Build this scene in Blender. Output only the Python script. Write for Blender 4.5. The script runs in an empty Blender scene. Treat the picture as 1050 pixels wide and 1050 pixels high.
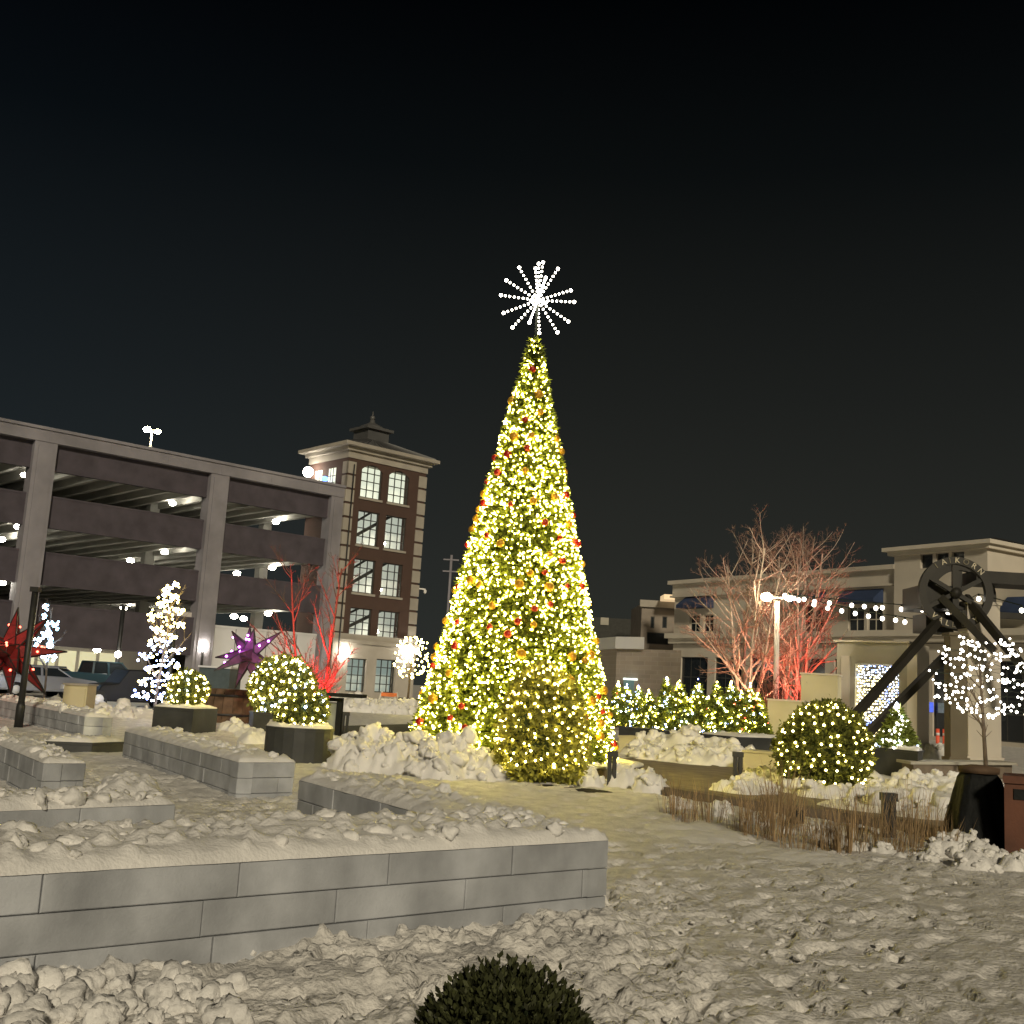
import bpy, bmesh, math, random
import numpy as np
from mathutils import Vector, Matrix
R = math.radians
C = bpy.context.scene.collection
sc = bpy.context.scene
rng = random.Random(7)

# ------------------------------------------------------------------ camera
F = 1140.0; CH = 1.6
PITCH, ROLL = math.atan(181/F), R(3.4)
cam_m = (Matrix.Rotation(math.pi/2+PITCH, 3, 'X') @ Matrix.Rotation(ROLL, 3, 'Z'))
cd = bpy.data.cameras.new('camera'); cam = bpy.data.objects.new('camera', cd); C.objects.link(cam)
cam.location = (0, 0, CH); cam.rotation_euler = cam_m.to_euler()
cd.sensor_width = 36; cd.lens = 36*F/1050; cd.clip_start = 0.1; cd.clip_end = 3000
sc.camera = cam
def ray(px, py): return cam_m @ Vector(((px-525)/F, -(py-525)/F, -1))
def G(px, py, z=0.0):
    v = ray(px, py); t = (z-CH)/v.z
    return Vector((v.x*t, v.y*t, z))
def at(px, py, Y):
    v = ray(px, py); t = Y/v.y
    return Vector((v.x*t, Y, CH+v.z*t))
def gx(px, Y, z=0.0):
    "ground-level point at depth Y under pixel column px (py near the ground)"
    py = 706+.06*(px-525)+(CH-z)*F/Y
    p = at(px, py, Y); p.z = z; return p

# ------------------------------------------------------------------ materials
MATS = {}
def mat(name, col, rough=.7, var=.15, scale=4., bump=0., bscale=40., emit=None, estr=0., metal=0., island=0., spec=.4, bdist=.02, stain=0., stain_scale=.6):
    if name in MATS: return MATS[name]
    m = bpy.data.materials.new(name); m.use_nodes = True
    nt = m.node_tree; n = nt.nodes; L = nt.links
    b = n['Principled BSDF']
    b.inputs['Roughness'].default_value = rough; b.inputs['Metallic'].default_value = metal
    b.inputs['Specular IOR Level'].default_value = spec
    geo = n.new('ShaderNodeNewGeometry')
    no = n.new('ShaderNodeTexNoise'); no.inputs['Scale'].default_value = scale; no.inputs['Detail'].default_value = 6
    L.new(geo.outputs['Position'], no.inputs['Vector'])
    mx = n.new('ShaderNodeMix'); mx.data_type = 'RGBA'
    lo = [max(0, c*(1-var)) for c in col]; hi = [min(1, c*(1+var)) for c in col]
    mx.inputs['A'].default_value = (*lo, 1); mx.inputs['B'].default_value = (*hi, 1)
    mr = n.new('ShaderNodeMapRange'); mr.inputs['From Min'].default_value = .3; mr.inputs['From Max'].default_value = .7
    L.new(no.outputs['Fac'], mr.inputs['Value']); L.new(mr.outputs['Result'], mx.inputs['Factor'])
    out = mx.outputs['Result']
    if island:
        m2 = n.new('ShaderNodeHueSaturation'); rr = n.new('ShaderNodeMapRange')
        rr.inputs['To Min'].default_value = 1-island; rr.inputs['To Max'].default_value = 1+island
        L.new(geo.outputs['Random Per Island'], rr.inputs['Value']); L.new(rr.outputs['Result'], m2.inputs['Value'])
        L.new(out, m2.inputs['Color']); out = m2.outputs['Color']
    if stain:
        mp = n.new('ShaderNodeMapping'); mp.inputs['Scale'].default_value = (2.2, 2.2, 1.2); L.new(geo.outputs['Position'], mp.inputs['Vector'])
        ns = n.new('ShaderNodeTexNoise'); ns.inputs['Scale'].default_value = stain_scale; ns.inputs['Detail'].default_value = 5; L.new(mp.outputs[0], ns.inputs['Vector'])
        rs = n.new('ShaderNodeMapRange'); rs.inputs['From Min'].default_value = .38; rs.inputs['From Max'].default_value = .68; rs.inputs['To Min'].default_value = 1+stain*.35; rs.inputs['To Max'].default_value = 1-stain
        L.new(ns.outputs['Fac'], rs.inputs['Value']); hs = n.new('ShaderNodeHueSaturation'); L.new(rs.outputs['Result'], hs.inputs['Value']); L.new(out, hs.inputs['Color']); out = hs.outputs['Color']
    L.new(out, b.inputs['Base Color'])
    if bump:
        nb = n.new('ShaderNodeTexNoise'); nb.inputs['Scale'].default_value = bscale; nb.inputs['Detail'].default_value = 8
        L.new(geo.outputs['Position'], nb.inputs['Vector'])
        bp = n.new('ShaderNodeBump'); bp.inputs['Strength'].default_value = bump; bp.inputs['Distance'].default_value = bdist
        L.new(nb.outputs['Fac'], bp.inputs['Height']); L.new(bp.outputs['Normal'], b.inputs['Normal'])
    if emit:
        b.inputs['Emission Color'].default_value = (*emit, 1); b.inputs['Emission Strength'].default_value = estr
    MATS[name] = m; return m

def brick_mat(name, u, c1, c2, mortar, bw=.22, bh=.075, var=.2):
    m = mat(name, c1, .85, var, 1.5, .0)
    nt = m.node_tree; n = nt.nodes; L = nt.links
    geo = n.new('ShaderNodeNewGeometry')
    dt = n.new('ShaderNodeVectorMath'); dt.operation = 'DOT_PRODUCT'; dt.inputs[1].default_value = (*u, 0)
    L.new(geo.outputs['Position'], dt.inputs[0])
    sx = n.new('ShaderNodeSeparateXYZ'); L.new(geo.outputs['Position'], sx.inputs[0])
    cx = n.new('ShaderNodeCombineXYZ'); L.new(dt.outputs['Value'], cx.inputs['X']); L.new(sx.outputs['Z'], cx.inputs['Y'])
    br = n.new('ShaderNodeTexBrick'); br.inputs['Scale'].default_value = 1
    br.inputs['Brick Width'].default_value = bw; br.inputs['Row Height'].default_value = bh; br.inputs['Mortar Size'].default_value = .008
    br.inputs['Color1'].default_value = (*c1, 1); br.inputs['Color2'].default_value = (*c2, 1); br.inputs['Mortar'].default_value = (*mortar, 1)
    L.new(cx.outputs[0], br.inputs['Vector'])
    b = n['Principled BSDF']
    old = b.inputs['Base Color'].links[0].from_socket
    mm = n.new('ShaderNodeMix'); mm.data_type = 'RGBA'; mm.blend_type = 'MIX'; mm.inputs['Factor'].default_value = .35
    L.new(br.outputs['Color'], mm.inputs['A']); L.new(old, mm.inputs['B']); L.new(mm.outputs['Result'], b.inputs['Base Color'])
    return m

# ------------------------------------------------------------------ mesh builder
def ico(sub):
    bm = bmesh.new(); bmesh.ops.create_icosphere(bm, subdivisions=sub, radius=1)
    v = np.array([x.co[:] for x in bm.verts]); f = [tuple(y.index for y in x.verts) for x in bm.faces]
    bm.free(); return v, f
ICO1, ICO2, ICO3 = ico(1), ico(2), ico(3)
OCT = (np.array([(1,0,0),(-1,0,0),(0,1,0),(0,-1,0),(0,0,1),(0,0,-1)], float),
       [(0,2,4),(2,1,4),(1,3,4),(3,0,4),(2,0,5),(1,2,5),(3,1,5),(0,3,5)])
class MB:
    def __init__(s): s.v = []; s.f = []; s.m = []; s.sm = []
    def add(s, vs, fs, mi=0, smooth=False):
        o = len(s.v); s.v.extend([tuple(map(float, v)) for v in vs])
        s.f.extend([tuple(i+o for i in f) for f in fs]); s.m.extend([mi]*len(fs)); s.sm.extend([smooth]*len(fs))
        return s
    def box(s, x0, x1, y0, y1, z0, z1, T=None, mi=0):
        vs = [(x, y, z) for z in (z0, z1) for x, y in ((x0, y0), (x1, y0), (x1, y1), (x0, y1))]
        if T: vs = [T(*v) for v in vs]
        return s.add(vs, [(3,2,1,0),(4,5,6,7),(0,1,5,4),(1,2,6,5),(2,3,7,6),(3,0,4,7)], mi)
    def prism(s, poly, z0, z1, mi=0, T=None):
        n = len(poly)
        vs = [(p[0], p[1], z0) for p in poly]+[(p[0], p[1], z1) for p in poly]
        if T: vs = [T(*v) for v in vs]
        return s.add(vs, [tuple(range(n-1, -1, -1)), tuple(range(n, 2*n))]+[(i, (i+1)%n, n+(i+1)%n, n+i) for i in range(n)], mi)
    def tube(s, pts, rs, n=6, mi=0, cap=True):
        pts = [Vector(p) for p in pts]
        if not hasattr(rs, '__len__'): rs = [rs]*len(pts)
        o = []; ref = Vector((.3, .2, 1)).normalized()
        for i, p in enumerate(pts):
            d = (pts[min(i+1, len(pts)-1)]-pts[max(i-1, 0)])
            d = d.normalized() if d.length > 1e-9 else Vector((0, 0, 1))
            a = d.cross(ref)
            if a.length < .05: a = d.cross(Vector((1, 0, 0)))
            a.normalize(); b = d.cross(a)
            for k in range(n):
                t = 2*math.pi*k/n; o.append(p+(a*math.cos(t)+b*math.sin(t))*rs[i])
        f = [(i*n+k, i*n+(k+1)%n, (i+1)*n+(k+1)%n, (i+1)*n+k) for i in range(len(pts)-1) for k in range(n)]
        if cap: f += [tuple(range(n-1, -1, -1)), tuple(range((len(pts)-1)*n, len(pts)*n))]
        return s.add(o, f, mi, n > 4)
    def bar(s, p0, p1, w, h, mi=0, up=(0, 0, 1)):
        p0, p1 = Vector(p0), Vector(p1); d = (p1-p0).normalized(); a = d.cross(Vector(up))
        if a.length < .01: a = d.cross(Vector((1, 0, 0)))
        a.normalize(); b = a.cross(d)
        vs = [p+a*x*w/2+b*y*h/2 for p in (p0, p1) for x, y in ((-1,-1),(1,-1),(1,1),(-1,1))]
        return s.add(vs, [(3,2,1,0),(4,5,6,7),(0,1,5,4),(1,2,6,5),(2,3,7,6),(3,0,4,7)], mi)
    def ball(s, c, r, base=ICO2, mi=0, smooth=True):
        c = np.array(c[:]); return s.add(base[0]*np.array(r)+c, base[1], mi, smooth)
    def lathe(s, prof, c, n=24, mi=0, smooth=True):
        vs = [(c[0]+r*math.cos(2*math.pi*k/n), c[1]+r*math.sin(2*math.pi*k/n), c[2]+z) for r, z in prof for k in range(n)]
        f = [(i*n+k, i*n+(k+1)%n, (i+1)*n+(k+1)%n, (i+1)*n+k) for i in range(len(prof)-1) for k in range(n)]
        f += [tuple(range(n-1, -1, -1)), tuple(range((len(prof)-1)*n, len(prof)*n))]
        return s.add(vs, f, mi, smooth)
    def build(s, name, m, parent=None, loc=None):
        root = parent
        while root is not None and root.parent is not None: root = root.parent
        off = Vector(loc) if loc is not None else (Vector(root.location) if root is not None else Vector((0, 0, 0)))
        me = bpy.data.meshes.new(name)
        if s.v:
            vs = np.array(s.v)-np.array(off[:])
            me.from_pydata(vs.tolist(), [], s.f)
        ms = m if isinstance(m, (list, tuple)) else [m]
        for x in ms: me.materials.append(x)
        me.polygons.foreach_set('material_index', s.m); me.polygons.foreach_set('use_smooth', s.sm); me.update()
        o = bpy.data.objects.new(name, me); C.objects.link(o)
        if parent is not None: o.parent = parent
        elif loc is not None: o.location = off
        return o
def tag(o, label, cat, group=None, kind=None):
    if label: o['label'] = label
    if cat: o['category'] = cat
    if group: o['group'] = group
    if kind: o['kind'] = kind
    return o
def thing(name, label, cat, loc, group=None):
    o = bpy.data.objects.new(name, None); C.objects.link(o); o.location = loc; o.empty_display_size = .2
    return tag(o, label, cat, group)
def struct(o): o['kind'] = 'structure'; return o

# ------------------------------------------------------------------ noise
def _h(ix, iy, seed):
    n = (ix.astype(np.int64)*374761393+iy.astype(np.int64)*668265263+seed*974711) & 0x7fffffff
    n = ((n ^ (n >> 13))*1274126177) & 0x7fffffff
    n = (n ^ (n >> 16)) & 0xffff
    return n/65535.0
def vnoise(x, y, seed=0):
    ix = np.floor(x); iy = np.floor(y); fx = x-ix; fy = y-iy
    fx = fx*fx*(3-2*fx); fy = fy*fy*(3-2*fy)
    a = _h(ix, iy, seed); b = _h(ix+1, iy, seed); c = _h(ix, iy+1, seed); d = _h(ix+1, iy+1, seed)
    return (a*(1-fx)+b*fx)*(1-fy)+(c*(1-fx)+d*fx)*fy
def fbm(x, y, seed=0, o=4):
    s = 0; a = .5
    for k in range(o): s = s+a*vnoise(x*2**k, y*2**k, seed+k*17); a *= .5
    return s
def worley(x, y, seed=0):
    ix = np.floor(x); iy = np.floor(y); f1 = np.full(x.shape, 9.); f2 = np.full(x.shape, 9.); idr = np.zeros(x.shape)
    for dx in (-1, 0, 1):
        for dy in (-1, 0, 1):
            cx = ix+dx; cy = iy+dy
            px = cx+_h(cx, cy, seed); py = cy+_h(cx, cy, seed+5); d = np.hypot(px-x, py-y)
            near = d < f1
            f2 = np.where(near, f1, np.minimum(f2, d)); idr = np.where(near, _h(cx, cy, seed+9), idr); f1 = np.where(near, d, f1)
    return f1, f2, idr
def sstep(a, b, x):
    t = np.clip((x-a)/(b-a), 0, 1); return t*t*(3-2*t)
def inpoly(x, y, poly):
    r = np.zeros(x.shape, bool); n = len(poly)
    for i in range(n):
        x0, y0 = poly[i][0], poly[i][1]; x1, y1 = poly[(i+1)%n][0], poly[(i+1)%n][1]
        if y0 == y1: continue
        r ^= ((y0 > y) != (y1 > y)) & (x < (x1-x0)*(y-y0)/(y1-y0)+x0)
    return r
def polydist(x, y, poly):
    d = np.full(x.shape, 1e9); n = len(poly)
    for i in range(n):
        ax, ay = poly[i][0], poly[i][1]; bx, by = poly[(i+1)%n][0], poly[(i+1)%n][1]
        L2 = (bx-ax)**2+(by-ay)**2+1e-12
        t = np.clip(((x-ax)*(bx-ax)+(y-ay)*(by-ay))/L2, 0, 1)
        d = np.minimum(d, np.hypot(x-ax-t*(bx-ax), y-ay-t*(by-ay)))
    return d
def polynear(x, y, poly):
    d = np.full(x.shape, 1e9); nx = x.copy(); ny = y.copy(); n = len(poly)
    for i in range(n):
        ax, ay = poly[i][0], poly[i][1]; bx, by = poly[(i+1)%n][0], poly[(i+1)%n][1]
        t = np.clip(((x-ax)*(bx-ax)+(y-ay)*(by-ay))/((bx-ax)**2+(by-ay)**2+1e-12), 0, 1)
        qx = ax+t*(bx-ax); qy = ay+t*(by-ay); e = np.hypot(x-qx, y-qy); c = e < d
        d = np.where(c, e, d); nx = np.where(c, qx, nx); ny = np.where(c, qy, ny)
    return d, nx, ny
def P2(pts): return [(p.x, p.y) for p in (G(*q) for q in pts)]
PATH_A = P2([(596,790),(640,777),(748,779),(792,789),(1000,838),(992,862),(860,836),(740,824),(690,816),(640,806)])
PATH_B = P2([(338,752),(345,744),(420,742),(428,768),(396,774),(345,766)])
def ground_h(x, y):
    h = .10*(fbm(x*.35, y*.35, 3, 3)-.45)
    ca, sa = math.cos(.7), math.sin(.7)
    xr = (x*ca-y*sa); yr = (x*sa+y*ca)
    wx = x+.25*vnoise(x*2, y*2, 8); wy = y+.25*vnoise(x*2, y*2, 9)
    f1, f2, idr = worley((wx*ca-wy*sa)*3.4, (wx*sa+wy*ca)*1.9, 11)
    h = h-.045*(1-sstep(.16, .36, f1))*(idr > .3)
    patch = sstep(.42, .6, vnoise(x*.9, y*.9, 31)); soft = (1-.5*sstep(9, 16, y))*(.40+.75*sstep(.38, .64, vnoise(x*.42+7, y*.42, 91)))*(1-.45*sstep(.4, 1.6, x-.03*y)*sstep(4.4, 6, y))
    n1 = fbm(wx*2.6*ca-wy*2.6*sa, (wx*sa+wy*ca)*1.7, 51, 4); n2 = fbm(x*6.1, y*5.2, 57, 4); n3 = fbm(x*13, y*12, 63, 3)
    h = h+soft*(.034*sstep(.44, .52, n1)+(.020+.016*patch)*sstep(.46, .53, n2)+.010*sstep(.44, .52, n3))
    k1, k2, kr = worley(x*10+.6*vnoise(x*9, y*9, 4), y*10, 41)
    h = h+soft*(.006+.030*patch)*np.sqrt(np.maximum(0, 1-(k1/.5)**2))*(kr > .62)
    h = h+.012*(fbm(x*24, y*24, 77, 3)-.45)*soft
    h = h*(1.0-.32*sstep(.3, 2.0, x-.02*y))
    h = h+.035*(fbm(x*5, y*5, 6, 4)-.45)
    return h
def ground_mask(x, y):
    m = np.ones(x.shape)
    for poly in (PATH_A, PATH_B):
        ins = inpoly(x, y, poly); d = polydist(x, y, poly)
        sd = np.where(ins, -d, d)+.25*(vnoise(x*3, y*3, 77)-.5)
        m = np.minimum(m, sstep(-.1, .25, sd))
    return m

# ------------------------------------------------------------------ base materials
M = lambda k: MATS[k]
SNOWC = (.74, .725, .70)
mat('snow', (.72, .70, .665), .55, .22, 3.4, .85, 26, spec=.25, bdist=.03)
mat('snow_fine', (.78, .765, .74), .55, .10, 3, .5, 45, spec=.25, bdist=.02)
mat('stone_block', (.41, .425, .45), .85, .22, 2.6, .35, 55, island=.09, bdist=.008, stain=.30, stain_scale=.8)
mat('stone_core', (.14, .135, .13), .95)
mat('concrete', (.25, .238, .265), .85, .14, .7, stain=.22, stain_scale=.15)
mat('concrete_pale', (.60, .56, .53), .85, .10, .7)
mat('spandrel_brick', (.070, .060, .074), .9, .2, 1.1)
mat('slab', (.42, .41, .38), .9, .2, .4)
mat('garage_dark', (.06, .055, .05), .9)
mat('white_panel', (.62, .62, .64), .6, .05, .5)
mat('limestone', (.36, .33, .285), .85, .12, .8)
mat('roof_metal', (.12, .12, .12), .55, .2, .6, metal=.3)
mat('dark_metal', (.022, .022, .022), .5, .3, 3, .15, 30)
mat('planter_metal', (.045, .047, .047), .55, .35, 1.8, .15, 25)
mat('olive_metal', (.020, .018, .014), .6, .3, 2)
mat('win_frame', (.05, .05, .045), .6)
mat('glass_dark', (.018, .022, .026), .12, .2, 1, spec=.6)
mat('cream', (.56, .51, .43), .85, .10, .5, stain=.12, stain_scale=.12)
mat('cream_trim', (.62, .57, .48), .8, .08, .6)
mat('awning', (.03, .05, .11), .8, .2, 1)
mat('stucco', (.55, .50, .33), .9, .12, .8, .2, 40)
mat('grey_panel', (.40, .375, .31), .8, .12, 1)
mat('bark', (.10, .075, .055), .9, .3, 6)
mat('birch', (.42, .36, .31), .85, .35, 7)
mat('twig', (.24, .15, .115), .85, .3, 6)
mat('fir', (.15, .18, .035), .75, .3, 3, island=.5, spec=.2)
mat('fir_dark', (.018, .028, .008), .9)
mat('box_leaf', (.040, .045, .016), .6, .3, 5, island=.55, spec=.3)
mat('box_leaf_lit', (.12, .13, .03), .65, .3, 5, island=.5, spec=.2)  # leaf copy lightened and yellowed to carry the glow of the light strings
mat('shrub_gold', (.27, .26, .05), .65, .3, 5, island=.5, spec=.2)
mat('dry_grass', (.36, .255, .14), .85, .35, 4, island=.4)
mat('wood', (.12, .075, .045), .8, .3, 5, .2, 20)
mat('paving', (.20, .165, .125), .8, .25, 2.5, .3, 30)
mat('paving_dark', (.085, .085, .060), .8, .3, 1.5, .3, 30)
mat('asphalt', (.05, .05, .048), .9)
mat('kerb_stone', (.17, .135, .10), .85, .25, 3, .2, 40)
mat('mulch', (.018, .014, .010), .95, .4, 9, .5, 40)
mat('wire', (.012, .02, .010), .6)
mat('tyre', (.012, .012, .012), .8)
mat('red_ball', (.34, .012, .008), .28, .1, 3, spec=.5)
mat('gold_ball', (.50, .26, .02), .28, .1, 3, spec=.5)
mat('plastic_black', (.012, .013, .013), .7, .3, 2, .4, 14, bdist=.05, spec=.15)
mat('rust_red', (.10, .036, .018), .7, .3, 2.5, .2, 25)
mat('orange_tube', (.75, .12, .06), .5, emit=(1, .12, .05), estr=.12)  # plain posts, no lamps; a faint glow is put into their colour
mat('white_paint', (.8, .78, .76), .5)
mat('orange_paint', (.75, .2, .06), .5)
mat('bulb_warm', (.9, .85, .6), .3, emit=(1, .80, .24), estr=34)
mat('bulb_tree', (.9, .85, .6), .3, emit=(1, .78, .12), estr=78)
mat('bulb_cool', (.8, .88, 1), .3, emit=(.58, .70, 1), estr=34)
mat('bulb_cyan', (.7, .9, 1), .3, emit=(.35, .72, 1), estr=16)
mat('bulb_blue', (.5, .6, 1), .3, emit=(.20, .28, 1), estr=26)
mat('bulb_white', (.9, .9, .9), .3, emit=(1, .93, .78), estr=13)
mat('bulb_star', (.9, .9, .9), .3, emit=(1, .92, .78), estr=16)
mat('curtain_warm', (.9, .85, .6), .3, emit=(1, .86, .42), estr=5.0)
mat('curtain_cool', (.8, .88, 1), .3, emit=(.78, .86, 1), estr=4.2)
mat('curtain_blue', (.5, .6, 1), .3, emit=(.22, .34, 1), estr=3.0)
mat('festoon_bulb', (.9, .9, .9), .3, emit=(1, .93, .78), estr=6)
mat('olive_brown', (.13, .11, .075), .8, .15, 1)
mat('bulb_red', (1, .3, .2), .3, emit=(1, .10, .06), estr=10)
mat('bulb_purple', (1, .3, 1), .3, emit=(.75, .18, 1), estr=14)
mat('lamp_white', (.9, .9, .9), .3, emit=(1, .93, .74), estr=26)
mat('lamp_ceiling', (.9, .9, .9), .3, emit=(1, .95, .78), estr=85)
mat('lamp_head', (.9, .9, .9), .3, emit=(1, .84, .52), estr=150)
mat('lamp_street', (.9, .9, .9), .3, emit=(1, .82, .52), estr=85)
mat('lamp_sconce', (.9, .9, .9), .3, emit=(1, .92, .78), estr=45)
mat('star_mesh_purple', (.11, .035, .10), .7, .3, 6)
mat('star_mesh_red', (.17, .010, .012), .7, .3, 6)
U1 = Vector((16.7, 15, 0)).normalized(); N1 = Vector((-U1.y, U1.x, 0))
U2 = Vector((10.7, -17, 0)).normalized(); N2 = Vector((-U2.y, U2.x, 0))
brick_mat('tower_brick', (U1.x, U1.y), (.075, .040, .030), (.062, .034, .026), (.11, .09, .08))
brick_mat('shed_brick', (.97, .2), (.36, .31, .27), (.28, .24, .21), (.42, .38, .34), .4, .2)

# ------------------------------------------------------------------ world + light
w = bpy.data.worlds.new('World'); sc.world = w; w.use_nodes = True
nt = w.node_tree; n = nt.nodes; L = nt.links
tc = n.new('ShaderNodeTexCoord'); sx = n.new('ShaderNodeSeparateXYZ'); L.new(tc.outputs['Generated'], sx.inputs[0])
cr = n.new('ShaderNodeValToRGB'); e = cr.color_ramp
e.elements[0].position = 0; e.elements[0].color = (.034, .035, .030, 1)
e.elements[1].position = .56; e.elements[1].color = (.0006, .0010, .0015, 1)
for p, c in ((.10, (.027, .0275, .0245, 1)), (.26, (.0150, .0160, .0152, 1)), (.44, (.0040, .0050, .0055, 1))):
    x = e.elements.new(p); x.color = c
L.new(sx.outputs['Z'], cr.inputs[0])
az = n.new('ShaderNodeMapRange'); az.inputs['From Min'].default_value = -.45; az.inputs['From Max'].default_value = .05; L.new(sx.outputs['X'], az.inputs['Value'])
tint = n.new('ShaderNodeMix'); tint.data_type = 'RGBA'; tint.inputs['A'].default_value = (.66, .86, 1.08, 1); tint.inputs['B'].default_value = (.93, .96, .92, 1); L.new(az.outputs['Result'], tint.inputs['Factor'])
mul = n.new('ShaderNodeMix'); mul.data_type = 'RGBA'; mul.blend_type = 'MULTIPLY'; mul.inputs['Factor'].default_value = 1; L.new(cr.outputs[0], mul.inputs['A']); L.new(tint.outputs['Result'], mul.inputs['B'])
L.new(mul.outputs['Result'], n['Background'].inputs['Color'])
n['Background'].inputs['Strength'].default_value = .80
sd = bpy.data.lights.new('base_fill', 'SUN'); so = bpy.data.objects.new('base_fill', sd); C.objects.link(so)  # sun lamp from behind the camera, added as base fill at night
sd.energy = 1.95; sd.angle = R(6); sd.color = (1, .875, .65)
to_sun = Vector((.16, -.86, .38)).normalized()
so.rotation_euler = to_sun.to_track_quat('Z', 'Y').to_euler()

# ------------------------------------------------------------------ ground
def grid_mesh(X, Y, Z, name, m, keep=None):
    nr, nc = X.shape
    v = np.stack([X, Y, Z], -1).reshape(-1, 3)
    i = np.arange(nr*nc).reshape(nr, nc)
    q = np.stack([i[:-1, :-1], i[:-1, 1:], i[1:, 1:], i[1:, :-1]], -1).reshape(-1, 4)
    if keep is not None: q = q[keep.reshape(-1)]
    used = np.zeros(len(v), bool); used[q.reshape(-1)] = True
    idx = np.cumsum(used)-1; v = v[used]; q = idx[q]
    me = bpy.data.meshes.new(name)
    me.vertices.add(len(v)); me.vertices.foreach_set('co', v.astype(np.float32).reshape(-1))
    me.loops.add(len(q)*4); me.loops.foreach_set('vertex_index', q.astype(np.int32).reshape(-1))
    me.polygons.add(len(q)); me.polygons.foreach_set('loop_start', (np.arange(len(q))*4).astype(np.int32))
    me.polygons.foreach_set('use_smooth', np.ones(len(q), bool))
    me.materials.append(m); me.update(calc_edges=True); me.validate()
    o = bpy.data.objects.new(name, me); C.objects.link(o); return o
ys = np.concatenate([np.linspace(-30, 2.2, 40, endpoint=False), 2.2*(30/2.2)**np.linspace(0, 1, 640, endpoint=False), 30*(900/30)**np.linspace(0, 1, 90)])
ts = np.linspace(-1, 1, 620)
Yg, Tg = np.meshgrid(ys, ts, indexing='ij')
Xg = Tg*np.maximum(.60*(np.abs(Yg)+3.5), 6)*np.where(Yg < 0, 3.0, 1)
Xg = np.where(Yg > 60, Tg*(.60*63.5+(Yg-60)*1.2), Xg)
def footprints(X, Y, Z):
    r = random.Random(77)
    for k in range(520):
        y0 = 3.4+14*r.random()**1.3; x0 = r.uniform(-.42, .44)*y0*1.15
        if k % 3: x0 = r.uniform(.1, .42)*y0
        an = R(r.gauss(18, 30)); ca, sa = math.cos(an), math.sin(an); L_, W_ = r.uniform(.13, .17), r.uniform(.05, .065); dp = r.uniform(.018, .042)
        i0, i1 = np.searchsorted(Y[:, 0], (y0-.4, y0+.4)); xs = X[i0:i1]; ys = Y[i0:i1]
        u = (xs-x0)*sa+(ys-y0)*ca; v = (xs-x0)*ca-(ys-y0)*sa
        W2 = W_*(1-.25*np.exp(-((u+.02)/.05)**2)); q = np.sqrt((u/L_)**2+(v/W2)**2)
        Z[i0:i1] += -dp*(1-sstep(.75, 1.1, q))+.35*dp*np.exp(-((q-1.3)/.22)**2)*(u < .05)
    return Z
mk = ground_mask(Xg, Yg)
Zg = np.where(Yg > 55, 0, footprints(Xg, Yg, ground_h(Xg, Yg)))*mk+(mk-1)*.06
struct(grid_mesh(Xg, Yg, Zg, 'snow_ground', M('snow')))
def sheet(name, poly, z, m, sub=None):
    mb = MB(); mb.add([(x, y, z) for x, y in poly], [tuple(range(len(poly)))]); return struct(mb.build(name, m))
def ccw(poly):
    a = sum(poly[i][0]*poly[(i+1)%len(poly)][1]-poly[(i+1)%len(poly)][0]*poly[i][1] for i in range(len(poly)))
    return poly if a > 0 else poly[::-1]
sheet('brick_path', ccw(PATH_A), -.012, M('paving')); sheet('grass_path', ccw(PATH_B), -.012, M('paving_dark'))
lot = [(-60, 36.5), (-16, 36.5), (-3, 60), (-3, 72), (-60, 72)]

# ------------------------------------------------------------------ snow helpers
def lump(mb, c, r, seed, base=ICO3, flat=.75):
    v = base[0].copy(); a, b, cc = seed*1.37 % 50, seed*2.11 % 50, seed*.73 % 50
    d = .75+.75*(vnoise(v[:, 0]*1.6+a, v[:, 1]*1.6+v[:, 2]*1.1+b, 5)-.3)+.35*(vnoise(v[:, 0]*4+b, v[:, 1]*4-v[:, 2]*3.3+cc, 6)-.5)
    d = d+.30*(vnoise(v[:, 0]*7+cc, v[:, 1]*7+v[:, 2]*6+a, 7)-.5)+.16*(vnoise(v[:, 0]*15+a, v[:, 1]*15-v[:, 2]*13+b, 9)-.5)
    d = d-.28*np.abs(vnoise(v[:, 0]*3.1+b, v[:, 1]*3.1+v[:, 2]*2.7+cc, 12)-.5)-.12*np.abs(vnoise(v[:, 0]*11+cc, v[:, 1]*11-v[:, 2]*9+a, 13)-.5)+.08
    rr = random.Random(seed); ang = rr.random()*6.28; s = np.array([r*rr.uniform(.8, 1.3), r*rr.uniform(.7, 1.1), r*flat*rr.uniform(.75, 1.2)])
    v = v*d[:, None]*s; ca, sa = math.cos(ang), math.sin(ang)
    v = np.stack([v[:, 0]*ca-v[:, 1]*sa, v[:, 0]*sa+v[:, 1]*ca, v[:, 2]], -1)+np.array(c)
    mb.add(v, base[1], 0, True)
SEED = [100]
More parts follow.
